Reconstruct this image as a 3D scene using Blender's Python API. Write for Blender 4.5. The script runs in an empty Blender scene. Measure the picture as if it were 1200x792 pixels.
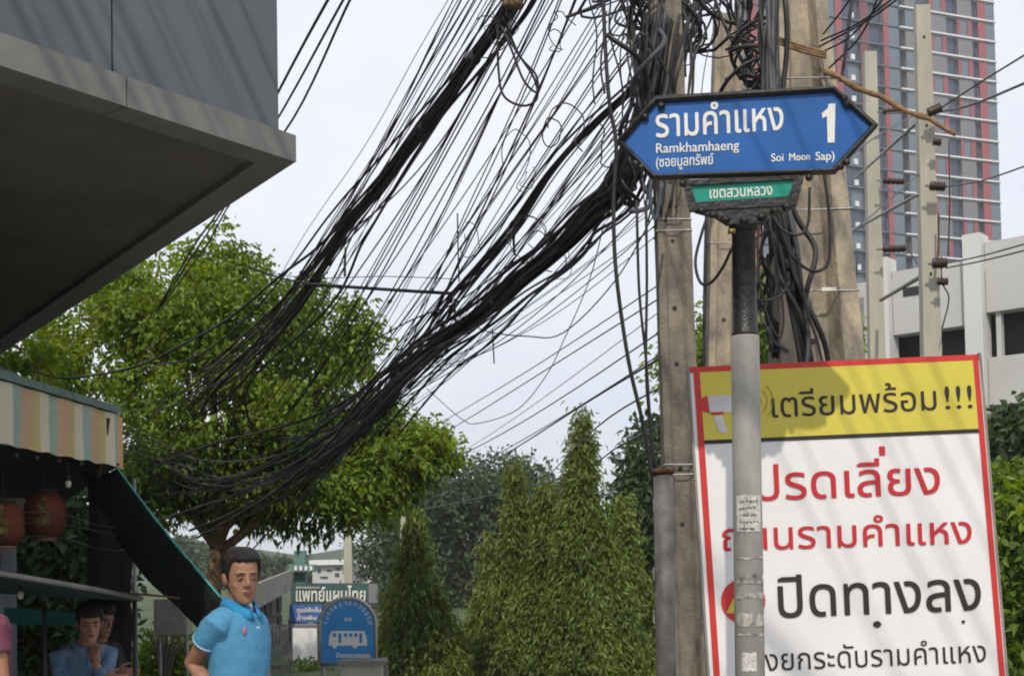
import bpy, bmesh, math, random
import numpy as np
from mathutils import Vector, Matrix, Euler, noise, geometry

random.seed(7); rng = np.random.default_rng(11)
S = bpy.context.scene
COL = S.collection
R_ = math.radians

# ------------------------------------------------------------------ camera
F = 1500.0; PX, PY = 600.0, 613.0            # focal length and principal point, in pixels of the 1200 px wide photograph
CAM = Vector((0, 0, 1.6))
CR = Euler((R_(92.0), 0, 0)).to_matrix() @ Matrix.Rotation(R_(-1.15), 3, 'Z')
cd = bpy.data.cameras.new('camera'); cam = bpy.data.objects.new('camera', cd); COL.objects.link(cam)
cam.matrix_world = Matrix.Translation(CAM) @ CR.to_4x4()
cd.sensor_width = 36; cd.lens = F / 1200 * 36; cd.shift_y = (PY - 396) / 1200
cd.clip_start = .05; cd.clip_end = 3000
cd.dof.use_dof = True; cd.dof.focus_distance = 5.6; cd.dof.aperture_fstop = 13
S.camera = cam

# ------------------------------------------------------------------ world, sun, exposure
EL, AZ = R_(47), R_(-6)                       # sun behind the camera, a little to its left
TOSUN = Vector((math.sin(AZ) * math.cos(EL), -math.cos(AZ) * math.cos(EL), math.sin(EL)))
W = bpy.data.worlds.new('World'); S.world = W; W.use_nodes = True
nt = W.node_tree; bg = nt.nodes['Background']; bg.inputs['Strength'].default_value = .1
sky = nt.nodes.new('ShaderNodeTexSky'); sky.sky_type = 'NISHITA'; sky.sun_disc = False
sky.sun_elevation = EL; sky.sun_rotation = math.atan2(TOSUN.x, TOSUN.y); sky.dust_density = 3; sky.air_density = 1.2
tc = nt.nodes.new('ShaderNodeTexCoord'); mp = nt.nodes.new('ShaderNodeMapping'); mp.inputs['Scale'].default_value = (1, 1, 2.2)
no = nt.nodes.new('ShaderNodeTexNoise'); no.inputs['Scale'].default_value = 2.3; no.inputs['Detail'].default_value = 5; no.inputs['Roughness'].default_value = .5
cr = nt.nodes.new('ShaderNodeValToRGB')
cr.color_ramp.elements[0].position = .36; cr.color_ramp.elements[0].color = (8.6, 9.3, 11.0, 1)
cr.color_ramp.elements[1].position = .62; cr.color_ramp.elements[1].color = (10.7, 10.8, 11.6, 1)
mx = nt.nodes.new('ShaderNodeMix'); mx.data_type = 'RGBA'; mx.inputs[0].default_value = .93
L = nt.links.new
L(tc.outputs['Generated'], mp.inputs[0]); L(mp.outputs[0], no.inputs['Vector']); L(no.outputs[0], cr.inputs[0])
L(sky.outputs[0], mx.inputs[6]); L(cr.outputs[0], mx.inputs[7]); L(mx.outputs[2], bg.inputs[0])
sd = bpy.data.lights.new('sun', 'SUN'); sd.energy = 3.2; sd.angle = R_(.8); sd.color = (1, .91, .77)
so = bpy.data.objects.new('sun', sd); COL.objects.link(so); so.location = (0, -4, 12)
so.rotation_euler = TOSUN.to_track_quat('Z', 'Y').to_euler()
S.view_settings.view_transform = 'Standard'; S.view_settings.look = 'None'
S.view_settings.exposure = -.08; S.view_settings.gamma = 1
S.cycles.filter_width = 1.9; S.cycles.max_bounces = 6; S.cycles.volume_bounces = 2; S.cycles.transparent_max_bounces = 8

# ------------------------------------------------------------------ placing: a viewing ray meets a plane that stands in the world
def ray(x, y): return CR @ Vector(((x - PX) / F, (PY - y) / F, -1))
def P(x, y, Y):
    d = ray(x, y); return CAM + d * (Y / d.y)
def Pz(x, y, z):
    d = ray(x, y); return CAM + d * ((z - CAM.z) / d.z)
class Plane:
    def __init__(s, a, b, c):                 # three points: left, right, lower
        s.o = a; s.n = (b - a).cross(c - a).normalized()
        if s.n.dot(CAM - a) < 0: s.n = -s.n
    def hit(s, x, y, off=0.0):
        d = ray(x, y); o = s.o + s.n * off
        return CAM + d * ((o - CAM).dot(s.n) / d.dot(s.n))

# ------------------------------------------------------------------ materials
MATS = {}
def mat(name, col, rough=.7, var=.15, scale=6, bump=0.0, bscale=40, stretch=(1, 1, 1), col2=None, metal=0, spec=.4, transl=0, island=False):
    if name in MATS: return MATS[name]
    m = bpy.data.materials.new(name); m.use_nodes = True; n = m.node_tree; l = n.links.new
    b = n.nodes['Principled BSDF']; b.inputs['Roughness'].default_value = rough; b.inputs['Metallic'].default_value = metal
    b.inputs['Specular IOR Level'].default_value = spec
    t = n.nodes.new('ShaderNodeTexCoord'); mpp = n.nodes.new('ShaderNodeMapping'); mpp.inputs['Scale'].default_value = stretch
    l(t.outputs['Object'], mpp.inputs[0])
    nz = n.nodes.new('ShaderNodeTexNoise'); nz.inputs['Scale'].default_value = scale; nz.inputs['Detail'].default_value = 7; nz.inputs['Roughness'].default_value = .62
    l(mpp.outputs[0], nz.inputs['Vector'])
    r = n.nodes.new('ShaderNodeValToRGB'); r.color_ramp.elements[0].position = .33; r.color_ramp.elements[1].position = .68
    c2 = col2 or [c * (1 - var * 2) for c in col]
    c1 = col if col2 else [min(1, c * (1 + var)) for c in col]
    r.color_ramp.elements[0].color = (*c2, 1); r.color_ramp.elements[1].color = (*c1, 1)
    l(nz.outputs[0], r.inputs[0]); out = r.outputs[0]
    if island:
        g = n.nodes.new('ShaderNodeNewGeometry'); hs = n.nodes.new('ShaderNodeHueSaturation')
        ma = n.nodes.new('ShaderNodeMapRange'); ma.inputs[3].default_value = .55; ma.inputs[4].default_value = 1.5
        mh = n.nodes.new('ShaderNodeMapRange'); mh.inputs[3].default_value = .485; mh.inputs[4].default_value = .515
        l(g.outputs['Random Per Island'], ma.inputs[0]); l(g.outputs['Random Per Island'], mh.inputs[0])
        l(ma.outputs[0], hs.inputs['Value']); l(mh.outputs[0], hs.inputs['Hue']); l(out, hs.inputs['Color']); out = hs.outputs[0]
    l(out, b.inputs['Base Color'])
    if bump:
        nb = n.nodes.new('ShaderNodeTexNoise'); nb.inputs['Scale'].default_value = bscale; nb.inputs['Detail'].default_value = 5
        l(mpp.outputs[0], nb.inputs['Vector'])
        bp = n.nodes.new('ShaderNodeBump'); bp.inputs['Strength'].default_value = bump; bp.inputs['Distance'].default_value = .02
        l(nb.outputs[0], bp.inputs['Height']); l(bp.outputs[0], b.inputs['Normal'])
    if transl:
        tr = n.nodes.new('ShaderNodeBsdfTranslucent'); ms = n.nodes.new('ShaderNodeMixShader'); ms.inputs[0].default_value = transl
        hs2 = n.nodes.new('ShaderNodeHueSaturation'); hs2.inputs['Value'].default_value = 1.6; hs2.inputs['Saturation'].default_value = 1.1; hs2.inputs['Hue'].default_value = .485
        l(out, hs2.inputs['Color']); l(hs2.outputs[0], tr.inputs[0])
        l(b.outputs[0], ms.inputs[1]); l(tr.outputs[0], ms.inputs[2]); l(ms.outputs[0], n.nodes['Material Output'].inputs[0])
    MATS[name] = m; return m

M_cable = mat('black_cable_sheath', (.030, .028, .029), .55, .4, 3)
M_cable_grey = mat('grey_cable_sheath', (.075, .08, .095), .55, .3)
M_conc = mat('weathered_concrete', (.27, .235, .185), .9, .2, 5, .4, 40, (1.4, 1.4, 1.0), col2=(.12, .11, .095))
M_conc_tan = mat('tan_stained_concrete', (.46, .385, .28), .9, .2, 4.5, .45, 30, (1.8, 1.8, .9), col2=(.16, .145, .125))
M_conc_far = mat('pale_concrete', (.40, .38, .31), .9, .1, 3, .2, 30, (1, 1, .3))
M_iron = mat('black_cast_iron', (.018, .017, .016), .4, .4, 30, .25, 60)
M_galv = mat('galvanised_steel', (.25, .245, .225), .75, .12, 10, .15, 80, (1, 1, .3))
M_steel = mat('dull_steel', (.30, .30, .30), .5, .2, 20, metal=.6)
M_white = mat('white_vinyl', (.74, .74, .74), .5, .03, 3)
M_red = mat('red_vinyl', (.55, .035, .03), .5, .05)
M_redink = mat('red_ink', (.50, .02, .03), .55, .05)
M_black = mat('black_ink', (.025, .022, .02), .6, .05)
M_yellow = mat('yellow_vinyl', (.62, .53, .075), .5, .05, 2)
M_blue = mat('blue_sign_enamel', (.004, .10, .36), .35, .12, 3)
M_green = mat('green_sign_enamel', (.0, .27, .19), .35, .08, 8)
M_letter = mat('white_lettering', (.70, .70, .66), .5, .04)
M_leaf = mat('broad_leaf', (.21, .275, .022), .5, .2, .9, transl=.4, island=True, col2=(.075, .135, .018))
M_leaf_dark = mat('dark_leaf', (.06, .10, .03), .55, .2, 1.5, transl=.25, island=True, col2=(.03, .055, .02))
M_leaf_mast = mat('drooping_leaf', (.17, .215, .034), .55, .2, 1.6, transl=.3, island=True, col2=(.075, .11, .022))
M_leaf_far = mat('distant_leaf', (.085, .115, .045), .7, .2, .3, transl=.25, island=True, col2=(.04, .06, .03))
M_bark = mat('brown_bark', (.17, .105, .06), .95, .25, 12, .8, 30, (1, 1, .25))
M_core = mat('core_shade', (.020, .024, .010), .95, .2, 12)
M_skin = mat('tanned_skin', (.30, .16, .10), .55, .03, 5, spec=.35)
M_skin2 = mat('warm_brown_skin', (.46, .24, .15), .5, .03, 5)
M_hair = mat('black_hair', (.012, .010, .010), .5, .3, 60, .8, 130, (1, 1, .3))
M_lip = mat('lip', (.22, .08, .06), .5)
M_eyew = mat('eye_white', (.20, .16, .13), .4)
M_eyeb = mat('eye_dark', (.02, .012, .01), .2)
M_polo = mat('blue_polo_cotton', (.075, .27, .45), .95, .05, 7, .25, 260)
M_denim = mat('washed_denim', (.19, .29, .43), .95, .35, 16, .3, 220, col2=(.09, .16, .26))
M_blackcloth = mat('black_cotton', (.018, .018, .02), .95, .2)
M_maroon = mat('plum_cotton', (.18, .055, .085), .95, .1)
M_trouser = mat('dark_trouser', (.03, .032, .04), .9, .1)
M_panel = mat('grey_painted_panel', (.115, .128, .142), .5, .11, 2.2, .05, 10, (1, 1, .3))
M_trim = mat('grey_metal_trim', (.175, .178, .165), .55, .11, 3)
M_soffit = mat('soffit_board', (.12, .115, .09), .85, .12, 2)
M_darkmetal = mat('dark_metal', (.03, .03, .03), .6)
M_tarp = mat('black_green_tarpaulin', (.010, .017, .016), .7, .3, 4, .5, 10)
M_teal = mat('teal_piping', (.05, .33, .30), .6)
M_tealcloth = mat('teal_tarpaulin', (.02, .20, .19), .8, .2, 4)
M_rust = mat('rusty_iron', (.10, .045, .025), .9, .3, 20)
M_roof = mat('grey_green_sheet', (.13, .20, .17), .6, .1, 5)
M_bldg = mat('pale_render', (.50, .50, .49), .9, .05, .3, col2=(.42, .42, .40))
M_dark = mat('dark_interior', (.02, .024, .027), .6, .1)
M_bamboo = mat('weathered_bamboo', (.34, .21, .10), .75, .3, 18, .5, 60, col2=(.16, .09, .045))
M_asph = mat('asphalt', (.05, .05, .052), .9, .15, 2, .4, 80)
M_pave = mat('concrete_pavement', (.30, .29, .27), .9, .12, 2, .4, 40)
M_earth = mat('grassy_earth', (.06, .085, .03), 1, .3, .5, .6, 10)
M_glass = mat('dark_blue_glass', (.045, .065, .12), .25, .2, .2, spec=.6)
M_glassg = mat('grey_blue_glass', (.13, .175, .22), .3, .12, .2, spec=.5)
M_lat = mat('grey_lattice_panel', (.20, .19, .21), .8, .08, .2)
M_pink = mat('dusty_red_panel', (.30, .085, .10), .8, .08, .2)
M_slab = mat('white_floor_edge', (.66, .67, .68), .7, .04, .2)
M_twall = mat('tower_wall_grey', (.15, .155, .18), .8, .08, .2)
M_porc = mat('brown_porcelain', (.045, .022, .018), .3)

# ------------------------------------------------------------------ mesh helpers
class MB:
    def __init__(s): s.v = []; s.f = []; s.mi = []
    def add(s, v, f, mi=0):
        o = len(s.v); s.v += [tuple(p) for p in v]; s.f += [tuple(i + o for i in q) for q in f]; s.mi += [mi] * len(f); return s
    def box(s, c, size, M=None, mi=0):
        hx, hy, hz = [q / 2 for q in size]
        v = [Vector((x, y, z)) for z in (-hz, hz) for y in (-hy, hy) for x in (-hx, hx)]
        if M: v = [M @ p for p in v]
        return s.add([p + Vector(c) for p in v], [(0, 2, 3, 1), (4, 5, 7, 6), (0, 1, 5, 4), (2, 6, 7, 3), (0, 4, 6, 2), (1, 3, 7, 5)], mi)
    def hexa(s, a, b, mi=0):                    # two quads (front, back) joined
        return s.add(list(a) + list(b), [(0, 1, 2, 3), (7, 6, 5, 4), (0, 4, 5, 1), (1, 5, 6, 2), (2, 6, 7, 3), (3, 7, 4, 0)], mi)
    def prism(s, pts, n, t, mi=0):              # outline pts (convex or not), thickness t along -n
        k = len(pts); back = [p - n * t for p in pts]
        return s.add(list(pts) + back, [tuple(range(k)), tuple(reversed(range(k, 2 * k)))] + [(i, i + k, (i + 1) % k + k, (i + 1) % k) for i in range(k)], mi)
    def band(s, outer, inner, n, t, mi=0):      # closed frame between two outlines
        k = len(outer); v = list(outer) + list(inner) + [p - n * t for p in outer] + [p - n * t for p in inner]; f = []
        for i in range(k):
            j = (i + 1) % k
            f += [(i, j, k + j, k + i), (2 * k + i, 3 * k + i, 3 * k + j, 2 * k + j), (i, 2 * k + i, 2 * k + j, j), (k + i, k + j, 3 * k + j, 3 * k + i)]
        return s.add(v, f, mi)
    def tube(s, pts, r, n=6, mi=0, cap=True, flat=1.0):
        pts = [Vector(p) for p in pts]; m = len(pts); rr = r if isinstance(r, (list, tuple)) else [r] * m
        v = []; up = None
        for i, p in enumerate(pts):
            t = (pts[min(i + 1, m - 1)] - pts[max(i - 1, 0)])
            t = t.normalized() if t.length > 1e-9 else Vector((0, 0, 1))
            if up is None: up = t.orthogonal().normalized()
            up = (up - t * up.dot(t)); up = up.normalized() if up.length > 1e-6 else t.orthogonal().normalized()
            w = t.cross(up)
            for k in range(n):
                a = 2 * math.pi * k / n; v.append(p + up * math.cos(a) * rr[i] + w * math.sin(a) * rr[i] * flat)
        f = [(i * n + k, i * n + (k + 1) % n, (i + 1) * n + (k + 1) % n, (i + 1) * n + k) for i in range(m - 1) for k in range(n)]
        if cap: f += [tuple(reversed(range(n))), tuple(range((m - 1) * n, m * n))]
        return s.add(v, f, mi)
    def loft(s, rings, n=20, mi=0):             # rings: (centre, x-axis vector, y-axis vector)
        v = []
        for c, ax, ay in rings:
            for k in range(n):
                a = 2 * math.pi * k / n; v.append(Vector(c) + Vector(ax) * math.cos(a) + Vector(ay) * math.sin(a))
        m = len(rings)
        f = [(i * n + k, i * n + (k + 1) % n, (i + 1) * n + (k + 1) % n, (i + 1) * n + k) for i in range(m - 1) for k in range(n)]
        f += [tuple(reversed(range(n))), tuple(range((m - 1) * n, m * n))]
        return s.add(v, f, mi)
    def ball(s, c, r, M=None, n=12, mi=0):
        if not isinstance(r, (tuple, list)): r = (r, r, r)
        rings = []; v = [Vector((0, 0, -r[2]))]; h = n // 2
        for i in range(1, h):
            t = math.pi * i / h
            for k in range(n):
                a = 2 * math.pi * k / n; v.append(Vector((r[0] * math.sin(t) * math.cos(a), r[1] * math.sin(t) * math.sin(a), -r[2] * math.cos(t))))
        v.append(Vector((0, 0, r[2]))); f = []
        for k in range(n): f.append((0, 1 + (k + 1) % n, 1 + k))
        for i in range(h - 2):
            for k in range(n): f.append((1 + i * n + k, 1 + i * n + (k + 1) % n, 1 + (i + 1) * n + (k + 1) % n, 1 + (i + 1) * n + k))
        e = len(v) - 1
        for k in range(n): f.append((e, 1 + (h - 2) * n + k, 1 + (h - 2) * n + (k + 1) % n))
        if M: v = [M @ p for p in v]
        return s.add([p + Vector(c) for p in v], f, mi)
    def build(s, name, m, parent=None, smooth=False, origin=None):
        me = bpy.data.meshes.new(name); o0 = Vector(origin) if origin is not None else Vector((0, 0, 0))
        if parent is not None: o0 = wloc(parent)
        me.from_pydata([(p[0] - o0.x, p[1] - o0.y, p[2] - o0.z) for p in s.v], [], s.f)
        for q in (m if isinstance(m, (list, tuple)) else [m]): me.materials.append(q)
        me.polygons.foreach_set('material_index', s.mi)
        if smooth: me.polygons.foreach_set('use_smooth', [True] * len(me.polygons))
        me.update()
        o = bpy.data.objects.new(name, me); COL.objects.link(o)
        if parent is not None: o.parent = parent
        else: o.location = o0
        return o
def wloc(o):
    v = Vector(o.location)
    while o.parent: o = o.parent; v += o.location
    return v
def tag(o, label=None, cat=None, group=None, kind=None):
    if label: o['label'] = label
    if cat: o['category'] = cat
    if group: o['group'] = group
    if kind: o['kind'] = kind
    return o
def thing(name, loc, label, cat, group=None):
    o = bpy.data.objects.new(name, None); COL.objects.link(o); o.location = loc; o.empty_display_size = .2
    return tag(o, label, cat, group)
def inst(src, parent, loc):                    # an alike piece sharing mesh data
    o = src.copy(); COL.objects.link(o); o.parent = parent; o.location = Vector(loc) - wloc(parent); return o
def spline(pts, sub=6):
    pts = [Vector(p) for p in pts]; out = []
    e = [pts[0] * 2 - pts[1]] + pts + [pts[-1] * 2 - pts[-2]]
    for i in range(1, len(e) - 2):
        p0, p1, p2, p3 = e[i - 1:i + 3]
        for k in range(sub):
            t = k / sub
            out.append(.5 * ((2 * p1) + (p2 - p0) * t + (2 * p0 - 5 * p1 + 4 * p2 - p3) * t * t + (3 * p1 - p0 - 3 * p2 + p3) * t ** 3))
    return out + [pts[-1]]
def sharp(o, voxel=None, smooth=4):
    if voxel:
        r = o.modifiers.new('remesh', 'REMESH'); r.mode = 'VOXEL'; r.voxel_size = voxel; r.use_smooth_shade = True
    if smooth:
        q = o.modifiers.new('smooth', 'SMOOTH'); q.iterations = smooth; q.factor = .5
    return o

# ------------------------------------------------------------------ lettering: built-in font, turned into thin meshes
TXT = {}
def text_mesh(body):
    """glyph outlines as flat faces; strokes that overlap in the font stay separate faces"""
    if body in TXT: return TXT[body]
    cu = bpy.data.curves.new('lettering', 'FONT'); cu.body = body; cu.size = 1
    o = bpy.data.objects.new('lettering', cu); COL.objects.link(o)
    for q in bpy.context.selected_objects: q.select_set(False)
    bpy.context.view_layer.objects.active = o; o.select_set(True); bpy.ops.object.convert(target='CURVE'); o = bpy.context.object
    outs, holes = [], []
    for sp in o.data.splines:
        b = sp.bezier_points; n = len(b); pts = []
        for i in range(n):
            p, q = b[i], b[(i + 1) % n]
            if p.handle_right_type == 'VECTOR' and q.handle_left_type == 'VECTOR': pts.append(p.co.copy())
            else: pts += geometry.interpolate_bezier(p.co, p.handle_right, q.handle_left, q.co, 5)[:-1]
        cl = [pts[0]]
        for p in pts[1:]:
            if (p - cl[-1]).length > 1e-4: cl.append(p)
        if (cl[0] - cl[-1]).length < 1e-4: cl.pop()
        ar = sum(p.x * q.y - q.x * p.y for p, q in zip(cl, cl[1:] + cl[:1]))
        outs.append((ar, cl))
    def inside(pt, poly):
        c = False
        for a, b_ in zip(poly, poly[1:] + poly[:1]):
            if (a.y > pt.y) != (b_.y > pt.y) and pt.x < (b_.x - a.x) * (pt.y - a.y) / (b_.y - a.y) + a.x: c = not c
        return c
    allc = outs; outs = []
    for ar, cl in allc:
        (holes if any(a2 * ar < 0 and abs(a2) > abs(ar) and inside(cl[0], c2) for a2, c2 in allc) else outs).append(cl)
    V, Fc = [], []
    for k, ou in enumerate(outs):
        loops = [ou] + [h for h in holes if inside(h[0], ou)]; flat = [p for l in loops for p in l]; o0 = len(V)
        V += [(p.x, p.y, (k % 7) * 1.0) for p in flat]
        for t in geometry.tessellate_polygon([[Vector((p.x, p.y, 0)) for p in l] for l in loops]): Fc.append(tuple(i + o0 for i in t))
    bpy.data.objects.remove(o)
    TXT[body] = (np.array(V), Fc); return TXT[body]
def lettering(body, pl, x0, y0, x1, y1, h, m, parent, bold=.02, off=.002, name='lettering', top=None):
    """Text from baseline start (x0, y0) to baseline end (x1, y1); h = whole ink height in photo pixels."""
    v, f = text_mesh(body)
    a = pl.hit(x0, y0, off); b = pl.hit(x1, y1, off); c = pl.hit(x0, y0 - h, off)
    ux = (b - a); uy = (c - a); uy = uy - ux.normalized() * uy.dot(ux.normalized())
    mn = v.min(0); mxx = v.max(0); w = mxx[0] - mn[0]; hh = mxx[1] - min(mn[1], 0)
    mb = MB(); sh = [(0, 0)] + ([(-bold, 0), (bold, 0), (0, bold), (0, -bold), (bold * .7, bold * .7), (-bold * .7, -bold * .7), (bold * .7, -bold * .7), (-bold * .7, bold * .7)] if bold else [])
    for i, (dx, dy) in enumerate(sh):
        mb.add([a + ux * ((p[0] - mn[0] + dx) / w) + uy * ((p[1] + dy) / mxx[1]) + pl.n * (i * .0001 + p[2] * .00001) for p in v], f)
    o = mb.build(name, m, parent); o['kind'] = 'stuff'
    return o

# ------------------------------------------------------------------ ground, road, pavement
g = MB().add([(-1500, -60, 0), (1500, -60, 0), (1500, 2500, 0), (-1500, 2500, 0)], [(0, 1, 2, 3)]).build('ground', M_earth); tag(g, kind='structure')
r = MB().add([(-40, 11.2, .004), (40, 11.2, .004), (40, 16.5, .004), (-40, 16.5, .004)], [(0, 1, 2, 3)])
tag(r.build('road', M_asph), kind='structure')
tag(MB().box((2, 3, .06), (16, 16.2, .12)).build('pavement', M_pave), kind='structure')
for i in range(9):
    tag(MB().box((-6 + i * 2, 11.18, .07), (1.99, .16, .146)).build('kerb', M_conc_far), kind='structure')

# ------------------------------------------------------------------ leaves and trees
def leaf_mesh(C, D, Ls, Wd, rngl, droop=0.0, fold=.25):
    """C centres, D leaf directions (unit), lengths, widths: folded diamond leaves"""
    n = len(C); U = rngl.normal(size=(n, 3)); Wv = np.cross(D, U); Wv /= np.linalg.norm(Wv, axis=1)[:, None] + 1e-9
    N = np.cross(Wv, D)
    base = C; tip = C + D * Ls[:, None] + np.array([0, 0, -1]) * (Ls * droop)[:, None]
    mid = C + D * (Ls * .45)[:, None]
    l = mid + Wv * (Wd / 2)[:, None] + N * (Wd * fold)[:, None]; r = mid - Wv * (Wd / 2)[:, None] + N * (Wd * fold)[:, None]
    V = np.stack([base, l, tip, r], 1).reshape(-1, 3)
    idx = np.arange(n) * 4
    T = np.stack([idx, idx + 1, idx + 2, idx, idx + 2, idx + 3], 1).reshape(-1)
    return V, T
def mesh_np(name, V, T, m, parent=None, origin=None):
    o0 = np.array(wloc(parent)) if parent is not None else (np.array(origin) if origin is not None else np.zeros(3))
    V = V - o0
    me = bpy.data.meshes.new(name); n = len(V); k = len(T) // 3
    me.vertices.add(n); me.vertices.foreach_set('co', V.astype(np.float32).ravel())
    me.loops.add(len(T)); me.loops.foreach_set('vertex_index', T.astype(np.int32))
    me.polygons.add(k); me.polygons.foreach_set('loop_start', np.arange(k, dtype=np.int32) * 3)
    me.update(calc_edges=True); me.materials.append(m)
    o = bpy.data.objects.new(name, me); COL.objects.link(o)
    if parent is not None: o.parent = parent
    else: o.location = o0
    return o
def lobes_crown(lobes, clumps, per, Ls, Wd, seed, droop=.35, spread=.16, outw=.6, down=.5, shell=(.45, 1.03)):
    """lobes: (centre xyz, radius or (rx,ry,rz)); clumps spread by lobe size"""
    g_ = np.random.default_rng(seed); rad = np.array([l[1] if isinstance(l[1], (tuple, list)) else (l[1],) * 3 for l in lobes])
    cen = np.array([tuple(l[0]) for l in lobes]); wts = (rad.prod(1)) ** (2 / 3); wts /= wts.sum()
    which = g_.choice(len(lobes), clumps, p=wts); d = g_.normal(size=(clumps, 3)); d /= np.linalg.norm(d, axis=1)[:, None]
    q = g_.uniform(shell[0] ** 3, shell[1] ** 3, clumps) ** (1 / 3)
    c = cen[which] + d * rad[which] * q[:, None]
    C = np.repeat(c, per, 0) + g_.normal(size=(clumps * per, 3)) * spread * np.array([1, 1, .6])
    D = np.repeat(d, per, 0) * outw + g_.normal(size=(clumps * per, 3)) * .55 + np.array([0, 0, -down])
    D /= np.linalg.norm(D, axis=1)[:, None]
    n = len(C); return leaf_mesh(C, D, g_.uniform(.65, 1.2, n) * Ls, g_.uniform(.7, 1.2, n) * Wd, g_, droop)
def limbs(root, base, top, targets, r0, m, bark_n=8):
    t = MB(); seg = [base.lerp(top, k / 7) + Vector((math.sin(k * 1.3) * .03, math.cos(k) * .03, 0)) for k in range(8)]
    t.tube(seg, [r0 * (1 - .45 * k / 7) * (1.25 if k == 0 else 1) for k in range(8)], bark_n); t.build('trunk', m, root, True)
    for tg in targets:
        s = base.lerp(top, random.uniform(.72, 1)); mid = s.lerp(Vector(tg), .5) + Vector((random.uniform(-.1, .1), random.uniform(-.1, .1), .12 * (Vector(tg) - s).length))
        MB().tube(spline([s, mid, Vector(tg)], 4), [r0 * .5 * (1 - .8 * k / 8) for k in range(9)], 6).build('limb', m, root, True)

# the broad street tree with the cables running into it
TY = 16.0; k = TY / F
lob = [(205, 365, 85, 0), (125, 425, 88, .4), (300, 400, 82, -.2), (385, 450, 66, .2), (230, 470, 105, -.4), (330, 520, 82, -.1), (425, 545, 54, .3), (482, 540, 30, .1), (505, 530, 16, .2), (455, 565, 22, .2), (440, 505, 22, .3),
       (368, 590, 44, 0), (62, 432, 34, .3), (185, 560, 48, -.5), (330, 362, 36, .5), (255, 330, 44, .2), (150, 350, 42, .5), (310, 590, 40, .5), (400, 400, 30, .3), (228, 560, 55, .1)]
L3 = [(P(x, y, TY + dy), r * k) for x, y, r, dy in lob]
bt = P(246, 700, TY); bt.z = 0
T1 = thing('street_tree', bt, 'broad green leafy tree that the cable bundles disappear into, beside the striped awning', 'tree')
limbs(T1, bt, P(256, 585, TY), [l[0] for l in L3 if l[1] > .4], .14, M_bark)
sat = []
for l in L3:
    for q in range(5):
        d = Vector((random.gauss(0, 1), random.gauss(0, 1) - .6, random.gauss(.2, .8))).normalized(); sat.append((l[0] + d * l[1] * random.uniform(.75, 1.12), random.uniform(.16, .34)))
V, T = lobes_crown([(l[0], l[1] * .86) for l in L3] + sat, 1900, 28, .11, .048, 3, droop=.2, down=.3, spread=.115, shell=(.45, 1.08))
mesh_np('crown', V, T, M_leaf, T1)
V, T = lobes_crown([(l[0], l[1] * .8) for l in L3 if l[0].z < 3.7], 300, 18, .13, .055, 5, shell=(.1, .9))  # darker leaves: the crown's inner shade is put into their colour
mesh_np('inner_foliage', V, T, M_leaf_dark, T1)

def mast_tree(x, ytop, halfw, Y, seed, label, n=9000, dens=1.0, ybase=830):
    kk = Y / F; b = P(x, 700, Y); b.z = 0; top = P(x, ytop, Y); H = top.z - .3; Rm = halfw * kk
    g_ = np.random.default_rng(seed)
    root = thing('conical_tree', b, label, 'tree', 'conical trees with drooping foliage in the middle of the view')
    MB().tube([b, Vector((b.x, b.y, H * .5)), Vector((top.x, top.y, H * .93))], [.09, .06, .015], 7).build('trunk', M_bark, root, True)
    n = int(n * 3.4); nc = n // 9; K_ = 11
    sx = np.concatenate([[0], g_.uniform(.35, .95, K_ - 1)]); sa_ = np.concatenate([[0], np.arange(K_ - 1) * 2.4 + g_.uniform(-.4, .4, K_ - 1)])
    shh = np.concatenate([[1.0], np.clip(1.02 - sx[1:] * .85 + g_.uniform(-.06, .14, K_ - 1), .3, .93)]); srr = np.concatenate([[.62], g_.uniform(.44, .62, K_ - 1)])
    wk = g_.choice(K_, nc, p=np.concatenate([[.2], np.full(K_ - 1, .8 / (K_ - 1))]))
    h = g_.uniform(0, 1, nc) ** 1.25; an = g_.uniform(0, 2 * np.pi, nc)
    lump = 1 + .16 * np.sin(an * 3 + h * 19 + wk) + .12 * np.sin(an * 5 - h * 47 + wk) + g_.normal(size=nc) * .10
    rr = Rm * srr[wk] * ((1 - h) ** .7 * .95 + .05) * lump * g_.uniform(.6, 1, nc)
    hz_ = h * shh[wk]; lean = sx[wk] * Rm * (1 - .75 * hz_)
    c = np.stack([b.x + np.cos(sa_[wk]) * lean + np.cos(an) * rr, b.y + np.sin(sa_[wk]) * lean + np.sin(an) * rr, .1 + hz_ * (H + .2)], 1)
    C = np.repeat(c, 9, 0) + g_.normal(size=(nc * 9, 3)) * np.array([.06, .06, .13])
    D = np.repeat(np.stack([np.cos(an), np.sin(an), np.zeros(nc)], 1), 9, 0) * .45 + g_.normal(size=(nc * 9, 3)) * .5 + np.array([0, 0, -.8])
    D /= np.linalg.norm(D, axis=1)[:, None]
    V, T = leaf_mesh(C, D, g_.uniform(.06, .13, len(C)), g_.uniform(.022, .04, len(C)), g_, .1)
    mesh_np('crown', V, T, M_leaf_mast, root)
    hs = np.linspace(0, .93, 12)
    MB().tube([(b.x, b.y, .3 + q * H) for q in hs], [Rm * .45 * ((1 - q) ** .9) + .01 for q in hs], 9).build('dark_core', M_core, root)  # solid dark core, shade between the leaves put into its colour
    return root
mast_tree(487, 608, 52, 18, 1, 'small separate conical tree right of the round-topped blue bus sign', 11000)
mast_tree(606, 552, 46, 19, 2, 'slim pointed conical tree at the left of the close clump', 12000)
mast_tree(642, 578, 62, 18.6, 4, 'wide low conical tree between two taller pointed ones', 15000)
mast_tree(686, 492, 62, 17.8, 3, 'tallest conical tree, its narrow tip rising above the clump', 17000)
mast_tree(734, 592, 46, 18.5, 6, 'low conical tree half hidden beside the concrete pole', 9000)
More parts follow.
